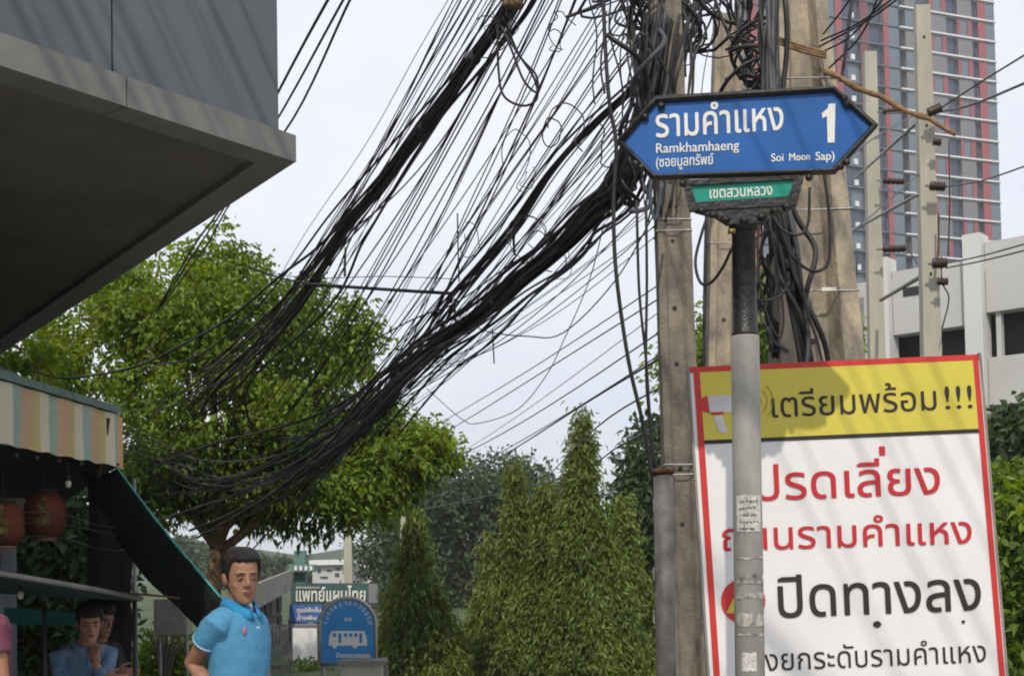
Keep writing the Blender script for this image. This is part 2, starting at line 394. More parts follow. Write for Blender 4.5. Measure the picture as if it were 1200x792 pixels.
mast_tree(574, 640, 34, 19.4, 8, 'low drooping tree at the left foot of the clump of conical trees', 7000)

def far_tree(lobs, Y, seed, label, clumps, per=16, Ls=.4, Wd=.22, m=None, spread=.45, name='tree', shell=(.4, 1.05), group=None, tr=.25):
    kk = Y / F; L_ = [(P(x, y, Y + dy), r * kk) for x, y, r, dy in lobs]; b = Vector(L_[0][0]); b.z = 0
    root = thing(name, b, label, 'tree', group)
    limbs(root, b, Vector(L_[0][0]), [l[0] for l in L_[1:6]], tr, M_bark, 7)
    V, T = lobes_crown(L_, clumps, per, Ls, Wd, seed, .15, spread, .5, .15, shell)
    mesh_np('crown', V, T, m or M_leaf_far, root); return root
far_tree([(545, 640, 60, 0), (480, 600, 45, 2), (530, 580, 45, -1), (595, 575, 44, 1), (640, 600, 45, 0), (500, 680, 60, 0), (575, 700, 70, 3), (455, 640, 32, 0), (640, 680, 60, 0), (560, 760, 80, 0), (480, 760, 60, 1)], 55, 21,
         'large hazy dark tree standing behind the conical trees', 3200, 18, .27, .15)
far_tree([(758, 585, 24, 0), (756, 545, 20, 0), (768, 508, 15, .5), (750, 615, 26, 0), (765, 650, 30, 0)], 23, 22, 'small dark leafy tree left of the leaning concrete pole', 380, 16, .2, .08, M_leaf_dark, .2, tr=.08)
far_tree([(890, 395, 50, 0), (828, 412, 26, 0), (912, 372, 38, 1), (888, 372, 34, -.5), (830, 445, 40, -.5), (850, 440, 45, 0), (900, 450, 50, 0), (960, 420, 35, 0)], 26, 23, 'bright green tree seen between the concrete poles above the big banner', 1100, 18, .2, .1, M_leaf, .28, tr=.12)
far_tree([(455 + 32 * i, 765 + (i % 3) * 9, 30 + (i * 7) % 11, (i % 4) * .5) for i in range(10)], 27, 31, 'low hedge of yellowish green shrubs seen between the feet of the conical trees', 1100, 16, .12, .045, M_leaf_mast, .16, name='hedge', tr=.05)
far_tree([(1205, 640, 48, 0), (1195, 580, 36, .5), (1215, 720, 60, 0), (1190, 780, 45, 0), (1195, 700, 40, 0), (1230, 600, 50, 0)], 11, 24, 'bright leafy tree at the right edge beside the banner', 560, 18, .13, .055, M_leaf, .12, tr=.08)
far_tree([(1180, 525, 30, 0), (1215, 515, 35, 0), (1150, 520, 25, 0), (1190, 570, 30, 0)], 17, 25, 'darker bushy tree below the pale building, behind the bright tree at the right edge', 260, 16, .18, .09, M_leaf_dark, .2, tr=.08)
far_tree([(60, 640, 45, 0), (20, 640, 40, .6), (100, 660, 40, 0), (40, 720, 45, 0), (90, 740, 45, 0), (10, 780, 50, 0), (85, 600, 30, 0)], 13, 26, 'dark shaded tree behind the food stall under the lanterns', 420, 16, .15, .07, M_leaf_dark, .16, tr=.1)
far_tree([(200, 765, 26, 0), (230, 790, 30, 0), (170, 790, 30, 0)], 15, 27, 'low pale green shrub behind the standing man', 110, 14, .13, .06, M_leaf, .12, name='shrub', tr=.04)
far_tree([(345, 795, 20, 0), (365, 800, 20, 0), (322, 803, 18, 0)], 21, 28, 'rounded roadside shrub below the white billboard panel', 130, 14, .13, .06, M_leaf_mast, .12, name='shrub', tr=.04)
far_tree([(330, 668, 14, 0), (310, 672, 16, 0), (350, 680, 14, 0), (290, 676, 18, 0), (268, 672, 20, 0), (235, 660, 22, 0), (215, 655, 20, 0)], 130, 29, 'distant blue green treetops behind the head of the standing man', 420, 14, .8, .5, M_leaf_far, .7, tr=.4)
far_tree([(15, 425, 16, 0), (45, 415, 14, 0)], 13, 30, 'thin leafy branch ends showing above the striped awning', 40, 12, .13, .05, M_leaf, .1, tr=.04)

# ------------------------------------------------------------------ left building: overhanging corner box
zt = 1.6 + (665 - 186) / F * 6.0
C0 = P(347, 190, 6.0); zb = C0.z                        # lower front corner of the trim
A0 = Pz(-260, -8, zb); B0 = Pz(-90, 474, zb)            # along the near face, along the receding side
u = (A0 - C0).normalized(); w = (B0 - C0).normalized()  # u: towards the camera left, w: away left
u.z = 0; w.z = 0; u.normalize(); w.normalize(); Z = Vector((0, 0, 1))
nf = Z.cross(u); nf = nf if nf.dot(CAM - C0) > 0 else -nf
ns = Z.cross(w); ns = ns if ns.dot(u) < 0 else -ns
B = thing('overhanging_building', (C0.x, C0.y, 0), 'grey panelled building corner jutting overhead with a dark underside', 'building')
LU, LW = 7.0, 9.0; tri = .15; ins = .05
i0 = C0 + (u + w) * .16
for i in range(4):
    a, b_ = i0 + u * (i * 1.8), i0 + u * (i * 1.8 + 1.794)
    for k_ in range(3):
        q = [a + w * (k_ * 3), b_ + w * (k_ * 3), b_ + w * (k_ * 3 + 2.994), a + w * (k_ * 3 + 2.994)]
        MB().hexa([p + Z * .03 for p in q], [p + Z * .08 for p in q]).build('soffit_board', M_soffit, B)
MB().hexa([p + Z * .082 for p in (i0, i0 + u * LU, i0 + u * LU + w * LW, i0 + w * LW)], [p + Z * .1 for p in (i0, i0 + u * LU, i0 + u * LU + w * LW, i0 + w * LW)]).build('soffit_deck', M_darkmetal, B)
joint = 1.37
def wallbox(nm, a, d, l, n, z0, z1, t, m, out=0.0):
    q = [a + n * out + Z * (z0 - a.z), a + d * l + n * out + Z * (z0 - a.z), a + d * l + n * out + Z * (z1 - a.z), a + n * out + Z * (z1 - a.z)]
    return MB().hexa(q, [p - n * t for p in q]).build(nm, m, B)
pos = 0.0; 
# the joint in the trim lies at x = 146 px
jl = (Pz(147, 126, zb) - C0).length
for a_, l_ in ((0.0, jl - .003), (jl + .003, 2.3), (jl + 2.31, 3.2)):
    wallbox('edge_trim', C0 + u * a_, u, l_, nf, zb, zb + .128, .16, M_trim)
for a_, l_ in ((.0, 3.0), (3.006, 3.0), (6.012, 3.0)):
    wallbox('edge_trim', C0 + w * a_ + (u * .0), w, l_, ns, zb + .002, zb + .126, .16, M_trim, .001)
jw = (Pz(134, 86, zb + .128) - (C0 + Z * .128)).length
Cw = C0 + u * .075 + w * .06
for a_, l_ in ((0, jw - .085), (jw - .075, 2.6), (jw + 2.53, 3)):
    wallbox('wall_panel', Cw + u * a_, u, l_, nf, zb + .12, zb + 3.4, .05, M_panel)
for i in range(4):
    wallbox('wall_panel', Cw + w * (i * 2.2 + .052), w, 2.19, ns, zb + .12, zb + 3.4, .05, M_panel)
wallbox('lower_wall', C0 + w * 3.2 + u * 3.4, w, 6.5, ns, 0, zb + .04, .2, M_panel)
MB().box((-4.75, 4.5, zb / 2), (.2, 15, zb - .02)).build('light_blocking_wall', M_panel, B)  # wall added to block sky light and darken the stall
MB().hexa([Cw + Z * 3.3, Cw + u * 7 + Z * 3.3, Cw + u * 7 + w * 9 + Z * 3.3, Cw + w * 9 + Z * 3.3], [p + Z * 3.36 for p in [Cw, Cw + u * 7, Cw + u * 7 + w * 9, Cw + w * 9]]).build('roof', M_trim, B)

# ------------------------------------------------------------------ the food stall: striped awning, tarpaulins, lanterns
m = bpy.data.materials.new('striped_awning_cloth'); m.use_nodes = True; n = m.node_tree; b = n.nodes['Principled BSDF']; b.inputs['Roughness'].default_value = .8
tcn = n.nodes.new('ShaderNodeTexCoord'); sp = n.nodes.new('ShaderNodeSeparateXYZ'); mm = n.nodes.new('ShaderNodeMath'); mm.operation = 'MULTIPLY'; mm.inputs[1].default_value = 2.5
fr = n.nodes.new('ShaderNodeMath'); fr.operation = 'FRACT'; ad = n.nodes.new('ShaderNodeMath'); ad.operation = 'ADD'; ad.inputs[1].default_value = .05
rp = n.nodes.new('ShaderNodeValToRGB'); rp.color_ramp.interpolation = 'EASE'
stops = [(0, (.34, .43, .35)), (.18, (.30, .42, .36)), (.22, (.66, .62, .46)), (.45, (.64, .58, .42)), (.50, (.54, .44, .20)), (.68, (.52, .40, .18)), (.73, (.56, .36, .22)), (.93, (.58, .37, .24)), (.99, (.34, .43, .35))]
while len(rp.color_ramp.elements) < len(stops): rp.color_ramp.elements.new(.5)
for e, (p_, c_) in zip(rp.color_ramp.elements, stops): e.position = p_; e.color = (*c_, 1)
n.links.new(tcn.outputs['UV'], sp.inputs[0]); n.links.new(sp.outputs[0], mm.inputs[0]); n.links.new(mm.outputs[0], ad.inputs[0]); n.links.new(ad.outputs[0], fr.inputs[0]); n.links.new(fr.outputs[0], rp.inputs[0])
nzz = n.nodes.new('ShaderNodeTexNoise'); nzz.inputs['Scale'].default_value = 5; mul = n.nodes.new('ShaderNodeMix'); mul.data_type = 'RGBA'; mul.blend_type = 'MULTIPLY'; mul.inputs[0].default_value = .15
n.links.new(rp.outputs[0], mul.inputs[6]); n.links.new(nzz.outputs[0], mul.inputs[7]); n.links.new(mul.outputs[2], b.inputs['Base Color']); M_stripe = m

vR, vL = 7.6, 6.25
aw0 = P(137, 486, vR); aw1 = P(0, 446, vL); awb = P(137, 547, vR)
ST = thing('food_stall', (aw0.x - .8, aw0.y, 0), 'street food stall with a striped awning edge and dark interior', 'food stall')
dd = (aw1 - aw0); 
zr = (P(0, 530, vL) - aw1)
far = aw0; near = aw0 + dd * 1.9; hgt = Vector((0, 0, awb.z - aw0.z))
N_ = 60; mb = MB(); uvs = []
nn = Vector((dd.y, -dd.x, 0)).normalized(); nn = nn if nn.x > 0 else -nn
for i in range(N_ + 1):
    t = i / N_; p = far.lerp(near, t) + nn * (.006 * math.sin(t * 55)); sc = 1 + .015 * math.sin(t * 70)
    mb.v += [tuple(p), tuple(p + hgt * .5 + nn * .004 * math.sin(t * 30)), tuple(p + hgt * sc + nn * .006 * math.sin(t * 40))]
for i in range(N_):
    for j in (0, 1): mb.f.append((3 * i + j, 3 * i + j + 1, 3 * i + j + 4, 3 * i + j + 3)); mb.mi.append(0)
vo = mb.build('awning_valance', M_stripe, ST)
uvl = vo.data.uv_layers.new(name='UVMap')
for lp in vo.data.loops: uvl.data[lp.index].uv = ((lp.vertex_index // 3) / N_ * (near - far).length, 0)
so_ = vo.modifiers.new('thickness', 'SOLIDIFY'); so_.thickness = .006
# end return of the valance
M_orange = mat('orange_cream_cloth', (.62, .36, .16), .8, .05)
e0 = far + nn * .004; MB().hexa([e0, e0 - nn * .0 + Vector((-.03, .2, 0)), e0 + Vector((-.03, .2, 0)) + hgt, e0 + hgt], [q - nn * .006 for q in [e0, e0 + Vector((-.03, .2, 0)), e0 + Vector((-.03, .2, 0)) + hgt, e0 + hgt]]).build('awning_end', M_orange, ST)
# sheet roof over the valance, ribbed
rf = MB()
for i in range(16):
    a = far.lerp(near, i / 16) + nn * .03; b_ = far.lerp(near, (i + .97) / 16) + nn * .03
    a2 = a - nn * 2.6 + Z * .45; b2 = b_ - nn * 2.6 + Z * .45
    MB().hexa([a + Z * .005, b_ + Z * .005, b2, a2], [q + Z * .045 for q in (a, b_, b2, a2)]).build('roof_sheet', M_roof, ST)
# dark lining hung under the roof and the side tarpaulin with teal piping
q = [P(-80, 515, 6.2), P(140, 549, 7.58), P(140, 549, 9.6) + Z * 0, P(-300, 500, 9.4)]
M_lin = M_tarp
MB().hexa([q[0] + Z * .02, q[1] + Z * .02, Vector((q[1].x - 1.2, 9.8, q[1].z - .12)), Vector((-5.2, 9.4, q[0].z - .1))], [p + Z * .03 for p in (q[0], q[1], Vector((q[1].x - 1.2, 9.8, q[1].z - .12)), Vector((-5.2, 9.4, q[0].z - .1)))]).build('roof_lining', M_lin, ST)
TP = [P(88, 544, 7.9), P(136, 549, 7.55), P(262, 704, 6.6), P(238, 739, 6.9), P(160, 650, 7.7)]
ta = thing('tarpaulin', TP[2], 'dark sloping tarpaulin with a bright teal edge, hanging from the striped awning', 'tarpaulin')
gx = 14; tm = MB()
for i in range(gx + 1):
    t = i / gx; e_ = TP[1].lerp(TP[2], t) - Z * .018 * math.sin(math.pi * t)
    l_ = (TP[0].lerp(TP[4], t / .6) if t < .6 else TP[4].lerp(TP[3], (t - .6) / .4)) - Z * .08 * math.sin(math.pi * t)
    for j in range(7):
        s = j / 6; tm.v.append(tuple(e_.lerp(l_, s) - Z * .05 * math.sin(s * 3.1) + Vector((0, .02 * math.sin(i * 1.7 + j * 2.2), 0))))
for i in range(gx):
    for j in range(6): tm.f.append((i * 7 + j, i * 7 + j + 1, i * 7 + j + 8, i * 7 + j + 7)); tm.mi.append(0)
to = tm.build('sheet', M_tarp, ta, True); q_ = to.modifiers.new('thickness', 'SOLIDIFY'); q_.thickness = .006
MB().tube(spline([TP[1] + Z * .01, TP[1].lerp(TP[2], .5) - Z * .014, TP[2]], 8), .007, 6).build('piping', M_teal, ta, True)
# posts, rails
def px_tube(name, pts, r, m, root, n=8, sub=1): return MB().tube(spline([P(*p) for p in pts], sub) if sub > 1 else [P(*p) for p in pts], r, n).build(name, m, root, True)
def post(name, x, y, Y, r, m, root, ztop): 
    p = P(x, y, Y); return MB().tube([(p.x, p.y, 0), (p.x, p.y, ztop)], r, 10).build(name, m, root, True)
post('post', 158, 650, 7.9, .012, M_galv, ST, 2.2)
hp = P(131, 680, 9.4)
hd = MB()
for i in range(15):
    zz = 2.28 - i * .15; hd.v += [(hp.x - .17 + .012 * math.sin(i), hp.y, zz), (hp.x - .05, hp.y - .03 * math.sin(i * .8), zz), (hp.x + .06, hp.y + .02, zz), (hp.x + .15 + .01 * math.sin(i * 2), hp.y - .015, zz)]
for i in range(14):
    for j in range(3): hd.f.append((i * 4 + j, i * 4 + j + 1, i * 4 + j + 5, i * 4 + j + 4)); hd.mi.append(0)
ho = hd.build('hanging_sheet', M_blackcloth, ST, True); ho.modifiers.new('thickness', 'SOLIDIFY').thickness = .01
st = P(121, 520, 7.5); px_tube('prop_stick', [(127, 490, 7.45), (122, 525, 7.45), (115, 560, 7.5)], .012, M_rust, ST)
for x, y, Y in ((15, 534, 6.38), (39, 537, 6.58), (65, 540, 6.82), (91, 543, 7.08)):
    p = P(x, y, Y) + nn * .02; MB().ball(p, (.012, .014, .012)).build('hook', M_darkmetal, ST)
# lower canopy with pale rail, teal band
LC = thing('lower_canopy', P(60, 760, 7.2) * 1, 'low dark green canopy with a pale metal rail, under the lanterns', 'canopy'); LC.location.z = 0
LCo = LC
px_tube('rail', [(-30, 667, 6.3), (40, 678, 6.6), (110, 690, 7.0), (166, 701, 7.4)], .014, M_galv, LC)
px_tube('thin_rail', [(140, 694, 7.4), (200, 699, 7.2), (256, 706, 6.8)], .006, M_bamboo, LC)
a, b_, c_, d_ = P(-30, 668, 6.3), P(165, 702, 7.4), P(150, 700, 9.6), P(-60, 690, 9.0)
MB().hexa([a, b_, c_, d_], [p - Z * .012 for p in (a, b_, c_, d_)]).build('cover', mat('dark_green_cloth', (.02, .055, .045), .9), LC)
a, b_, c_, d_ = P(5, 711, 9.1), P(98, 718, 9.2), P(98, 733, 9.2), P(5, 730, 9.1)
MB().hexa([a, b_, c_, d_], [p + Vector((0, .012, 0)) for p in (a, b_, c_, d_)]).build('teal_flap', M_tealcloth, LC)
for x in (52, 158): 
    p = P(x, 740, 7.6); MB().tube([(p.x, p.y, 0), (p.x, p.y, p.z + .18)], .014, 8).build('post', M_darkmetal, LC, True)
# back wall panel
a, b_, c_, d_ = P(-40, 565, 8.8), P(29, 568, 9.0), P(28, 602, 9.0), P(-40, 600, 8.8)
MB().hexa([a, b_, c_, d_], [p + Vector((0, .03, 0)) for p in (a, b_, c_, d_)]).build('back_panel', mat('beige_board', (.30, .25, .18), .9), ST)

def lantern(x, y, Y, rw, rh, label):
    c = P(x, y, Y); root = thing('paper_lantern', c, label, 'lantern', 'red paper lanterns hanging in the food stall')
    Ml = mat('red_lantern_paper', (.17, .04, .014), .8, .2, 6, col2=(.07, .018, .008))
    rings = []
    nR = 15
    for i in range(nR):
        t = -1 + 2 * i / (nR - 1); rr = rw * (1 - abs(t) ** 3.2 * .45) * (1 + (.02 if i % 2 else -.01))
        rings.append((c + Z * t * rh, (rr, 0, 0), (0, rr, 0)))
    MB().loft(rings, 24).build('shade', Ml, root, True)
    MB().loft([(c + Z * (rh - .002), (rw * .6, 0, 0), (0, rw * .6, 0)), (c + Z * (rh + .02), (rw * .55, 0, 0), (0, rw * .55, 0))], 20).build('cap', M_darkmetal, root, True)
    MB().loft([(c - Z * (rh + .015), (rw * .5, 0, 0), (0, rw * .5, 0)), (c - Z * (rh - .002), (rw * .55, 0, 0), (0, rw * .55, 0))], 20).build('base_ring', M_bamboo, root, True)
    MB().tube([c + Z * (rh + .02), c + Z * (rh + .14)], .003, 5).build('cord', M_cable, root)
    em = MB(); My = mat('faded_gold_paint', (.20, .14, .05), .9, .5, 30)
    for dx, dz, sx, sz in ((.02, .05, .03, .025), (.03, .0, .045, .03), (.01, -.04, .035, .03), (.045, -.045, .02, .035), (.03, .085, .015, .018)):
        ang = math.asin(max(-1, min(1, (dx) / rw))); em.ball(c + Vector((math.sin(ang) * rw, -math.cos(ang) * rw * .985, dz)), (sx, .006, sz), None, 8)
    em.build('painted_emblem', My, root, True)
    return root
lantern(53, 604, 7.4, .118, .132, 'red and gold paper lantern hanging under the striped awning, fully in view')
lantern(4, 614, 7.0, .11, .12, 'dark red paper lantern cut by the left edge of the photo')
def bulb(x, y, Y, label):
    c = P(x, y, Y); r_ = thing('light_bulb', c, label, 'light bulb')
    MB().ball(c, (.018, .018, .024)).build('glass', mat('unlit_bulb_glass', (.5, .48, .42), .15), r_, True)
    MB().tube([c + Z * .02, c + Z * .05], .011, 8).build('socket', M_darkmetal, r_, True)
    MB().tube([c + Z * .05, c + Z * .12], .003, 5).build('cord', M_cable, r_)
bulb(24, 697, 7.0, 'bare unlit bulb hanging under the pale rail of the low canopy')
bulb(80, 567, 7.2, 'bare unlit bulb hanging between the awning hooks and the round lantern')
# utility cabinet behind and bundle of stakes
cb = P(203, 722, 9.5); root = thing('utility_cabinet', (cb.x, cb.y, 0), 'grey metal utility box on thin legs behind the dark tarpaulin', 'cabinet')
MB().box(cb, (.24, .18, .26)).build('box', mat('beige_grey_paint', (.27, .26, .22), .7), root)
MB().box(cb + Vector((.0, -.095, 0)), (.2, .01, .22)).build('door', mat('beige_grey_paint_door', (.24, .23, .2), .7), root)
for sx in (-1, 1): MB().tube([(cb.x + sx * .1, cb.y, 0), (cb.x + sx * .1, cb.y, cb.z - .12)], .013, 7).build('leg', M_steel, root)
root = thing('bare_sapling', (P(190, 760, 9.8).x, 9.8, 0), 'bare grey branches rising fanwise behind the low canopy', 'sapling')
for i in range(9):
    x1 = 172 + i * 6; b0 = P(192, 792, 9.8); b0.z = .1
    MB().tube(spline([b0 + Vector((i * .006, 0, 0)), P(188 + i * 1.4, 785, 9.8), P(x1, 735 + (i % 3) * 6, 9.8 + .1 * (i % 2))], 4), [.016 - k_ * .0012 for k_ in range(9)], 6).build('branch', mat('grey_bark', (.12, .11, .095), .95, .2), root, True)

# ------------------------------------------------------------------ concrete utility poles
def fluted_pole(name, x0, y0, x1, y1, Y, w0, w1, label, m, ztop=None, flute=.22, group=None, depth=.75, ys=0):
    """stands through (x0,y0) upper and (x1,y1) lower; w0/w1 widths in px there"""
    a = P(x0, y0, Y); b = P(x1, y1, Y); k_ = Y / F; d = (a - b) / (a.z - b.z)
    bot = b - d * b.z; zt_ = ztop if ztop else a.z; top = b + d * (zt_ - b.z)
    def hw(z): t = (z - b.z) / (a.z - b.z); return (w1 + (w0 - w1) * t) * k_ / 2
    root = thing(name, bot, label, 'utility pole', group)
    prof = [(-1, -1), (-.62, -1), (-.42, -1 + flute * 2), (.30, -1 + flute * 2), (.52, -1), (1, -1), (1, 1), (.5, 1), (.36, 1 - flute * 2), (-.36, 1 - flute * 2), (-.5, 1), (-1, 1)]
    v = []; f = []; nS = 24; K = len(prof)
    for i in range(nS + 1):
        z = zt_ * i / nS; c = bot + d * z; h = hw(z)
        for px_, py_ in prof:
            jit = noise.noise(Vector((px_ * 3 + x0, py_ * 3, z * 2.1))) * .012 * h / .15
            v.append(c + Vector((px_ * h + jit, py_ * h * depth + jit, 0)))
    for i in range(nS):
        for j in range(K): f.append((i * K + j, i * K + (j + 1) % K, (i + 1) * K + (j + 1) % K, (i + 1) * K + j))
    f += [tuple(range(nS * K, nS * K + K))]
    o = MB().add(v, f).build('shaft', m, root); bv = o.modifiers.new('bevel', 'BEVEL'); bv.width = .006; bv.segments = 2
    return root, (lambda z: bot + d * z), hw, depth, flute
def pole_bits(pole, zs, bands):
    root, pos, hw, dp, fl_ = pole
    for z in zs:
        c = pos(z); h = hw(z); y_ = -h * dp * (1 - 2 * fl_); MB().tube([c + Vector((-.1 * h, y_ - .003, 0)), c + Vector((-.1 * h, y_ + .03, 0))], .015, 10).build('bolt_hole', M_black, root)
    for z in bands:
        c = pos(z); h = hw(z) + .004; t = MB()
        q = [c + Vector((sx * h, sy * h * dp, random.uniform(-.008, .008))) for sx, sy in ((-1, -1), (1, -1), (1, 1), (-1, 1), (-1, -1))]
        t.tube(q, .0045, 5); t.build('wire_band', M_steel, root)
PL = fluted_pole('concrete_pole', 782, 100, 806, 770, 8.0, 38, 45, 'leaning weathered concrete pole just left of the banner', M_conc, 6.6, .16)
pole_bits(PL, [4.0, 3.62, 3.2, 2.85, 2.2, 1.85], [3.75, 3.68, 2.22, 2.16])
PC = fluted_pole('concrete_pole', 853, 18, 848, 420, 9.2, 33, 41, 'middle concrete pole whose sawn-off top shows above the blue street sign', M_conc_tan, None, .18)
pole_bits(PC, [5.1, 3.35, 3.0], [3.9])
PR = fluted_pole('concrete_pole', 938, 60, 955, 415, 6.7, 64, 97, 'thick tan-stained concrete pole with a hollow face right of the sign post', M_conc_tan, 5.4, .34)
pole_bits(PR, [2.75], [3.0, 3.42, 4.12, 3.95])
# pale patch and rope band on the thick pole
c = PR[1](3.0); h = PR[2](3.0); MB().box(c + Vector((.05, -h * .75 - .006, 0)), (.075, .006, .018)).build('tape_patch', M_letter, PR[0])
c = PR[1](4.2)
rp_ = MB(); h = PR[2](4.2)
for kx in range(3): rp_.tube(spline([P(905, 42 + kx * 3, 6.43), P(935, 53 + kx * 3, 6.40), P(968, 62 + kx * 3, 6.43)], 5), .008, 6)
rp_.build('rope_band', M_bamboo, PR[0], True)
# far poles
def far_pole(x0, y0, x1, y1, Y, w0, w1, label, root_extra=None):
    p = fluted_pole('distant_concrete_pole', x0, y0, x1, y1, Y, w0, w1, label, M_conc_far, None, .04); return p
FA = far_pole(1019, 62, 1027, 415, 22, 14, 18, 'slim distant concrete pole in front of the tower, lower of the two at the right')
FB = far_pole(1080, 8, 1091, 415, 17, 17, 21, 'tall pale concrete pole with insulators in front of the tower')
FC = far_pole(407, 598, 409, 720, 38, 9, 10, 'distant grey pole rising behind the round-topped bus stop sign')
FD = far_pole(472, 488, 473, 720, 48, 6, 8, 'distant slim pole in front of the hazy tree above the small conical tree')
FE = far_pole(577, 618, 578, 720, 55, 6, 8, 'short distant pole between the hazy tree and the clump of conical trees')
for p_, zs in ((FB, [8.6, 7.4, 5.4]), (FA, [5.0])):
    for z in zs: c = p_[1](z); MB().ball(c + Vector((.0, -p_[2](z) * .75, 0)), .02, None, 6).build('bolt_hole', M_black, p_[0])
def strut(x0, y0, Y0, x1, y1, Y1, r, m, nm, label, cat, grp=None):
    a = P(x0, y0, Y0); o = MB().tube([a, P(x1, y1, Y1)], r, 7).build(nm, m, None, True, origin=a); tag(o, label, cat, grp); return o
# insulators on the tall pale pole
def insulator(x0, y0, x1, y1, Y, r, label):
    a = P(x0, y0, Y); b = P(x1, y1, Y); root = thing('insulator', a, label, 'insulator', 'brown porcelain insulators on the distant poles')
    pts = []; rr = []
    for i in range(11): pts.append(a.lerp(b, i / 10)); rr.append(r * (1 if i % 2 else .68) * (.6 if i in (0, 10) else 1))
    MB().tube(pts, rr, 9).build('porcelain_body', M_porc, root, True)
    MB().tube([a.lerp(b, -.25), a], r * .25, 6).build('bracket', M_steel, root)
insulator(1087, 133, 1103, 126, 16.7, .07, 'brown insulator pointing up to the right beside the end of the bamboo stick')
insulator(1093, 166, 1103, 167, 16.7, .055, 'small insulator just under the upward pointing one on the tall pale pole')
insulator(1089, 218, 1108, 219, 16.7, .07, 'brown insulator on the tall pale pole, level with the green plate of the street sign')
insulator(1092, 309, 1110, 308, 16.7, .075, 'thick brown insulator on the tall pale pole in front of the white building')
insulator(1098, 330, 1111, 330, 16.7, .055, 'small brown insulator under the thick one near the white building')
insulator(1034, 131, 1058, 129, 21.6, .06, 'thin dark insulator between the two distant poles, just below the bamboo stick')
insulator(1034, 212, 1060, 213, 21.6, .06, 'thin dark insulator between the distant poles, level with the sign bottom')
insulator(1034, 292, 1062, 291, 21.6, .07, 'thick dark insulator between the distant poles above the white roof line')
strut(1032, 352, 21.5, 1083, 322, 17, .03, M_galv, 'steel_brace', 'bright galvanised brace running between the two distant poles at the white building', 'brace', 'braces between the distant poles')
strut(1003, 208, 21.5, 1076, 143, 17, .022, M_steel, 'steel_brace', 'thin pale brace rising to the tall pale pole below the bamboo stick', 'brace', 'braces between the distant poles')
strut(990, 275, 21.5, 1076, 228, 17, .022, M_steel, 'steel_brace', 'pale brace rising to the tall pale pole above the white building', 'brace', 'braces between the distant poles')
# grey pipe beside the left concrete pole, with cap
cpp = P(777, 555, 7.5); root = thing('cable_conduit', (P(779, 780, 7.5).x, 7.5, 0), 'grey metal conduit with rusty cap standing beside the leaning concrete pole', 'conduit')
MB().tube([(root.location.x, 7.5, 0), cpp], .058, 16).build('pipe', mat('grey_pipe', (.135, .13, .13), .6, .25, 8, .2, 40), root, True)
MB().tube([cpp, cpp + Z * .03], .068, 16).build('cap', M_rust, root, True)
for yy in (600, 680, 730): c = P(779, yy, 7.5); MB().tube([c + Vector((-.062, 0, 0)) + Vector((0, 0, .0)), c + Vector((-.062, 0, .08))], .006, 6).build('clip', M_steel, root)

# ------------------------------------------------------------------ the blue street sign on its post
SP = Plane(P(722, 165, 5.06), P(1030, 146, 4.94), P(800, 260, 5.03))
pb = P(879, 792, 5.05); ptop = P(871, 262, 5.05); pd = (ptop - pb) / (ptop.z - pb.z); pbase = pb - pd * pb.z
SG = thing('street_name_sign', pbase, 'blue arrow-shaped street name sign in a black iron frame on a grey post', 'street sign')
def pz(z): return pbase + pd * z
zj = P(872, 394, 5.05).z
MB().tube([pz(0), pz(zj * .5), pz(zj)], [.059, .058, .056], 28).build('grey_post', M_galv, SG, True)
MB().tube([pz(zj - .001), pz(zj + .002), pz(ptop.z - .03), pz(ptop.z - .028), pz(ptop.z - .005), pz(ptop.z + .03)], [.052, .050, .045, .058, .058, .04], 28).build('black_post', M_iron, SG, True)
for z_, r_ in ((ptop.z - .035, .052), (ptop.z - .045, .047), (zj + .004, .054)):
    MB().tube([pz(z_), pz(z_ + .008)], r_, 26).build('collar', M_iron, SG, True)
# stuck notices and tape on the post
def post_patch(y0, y1, x0, x1, m, nm):
    zc0, zc1 = P(875, y1, 5.0).z, P(875, y0, 5.0).z; v = []
    a0 = math.asin(max(-.99, min(.99, (x0 - 875.5) / 17.5))); a1 = math.asin(max(-.99, min(.99, (x1 - 875.5) / 17.5))); nA = 9
    for i in range(nA):
        a = a0 + (a1 - a0) * i / (nA - 1)
        for z in (zc0, zc1): c = pz(z + (random.uniform(-.004, .004) if i % 2 else 0)); v.append(c + Vector((math.sin(a), -math.cos(a), 0)) * .0597)
    return MB().add(v, [(2 * i, 2 * i + 2, 2 * i + 3, 2 * i + 1) for i in range(nA - 1)]).build(nm, m, SG, True)
M_paper = mat('weathered_paper', (.62, .60, .56), .8, .25, 60)
M_tape = mat('clear_tape_residue', (.42, .40, .36), .3, .4, 30)
post_patch(580, 623, 861, 888, M_paper, 'stuck_notice')
for yy in range(0, 5): post_patch(586 + yy * 8, 589 + yy * 8, 863, 886 - (yy * 5) % 7, mat('notice_print', (.22, .2, .2), .8, .6, 220), 'notice_print_line')
post_patch(764, 786, 864, 880, M_paper, 'stuck_notice')
for y0, h_ in ((652, 3), (672, 12), (694, 7), (718, 16), (742, 3)): post_patch(y0, y0 + h_, 860, 891, M_tape, 'tape_strip')
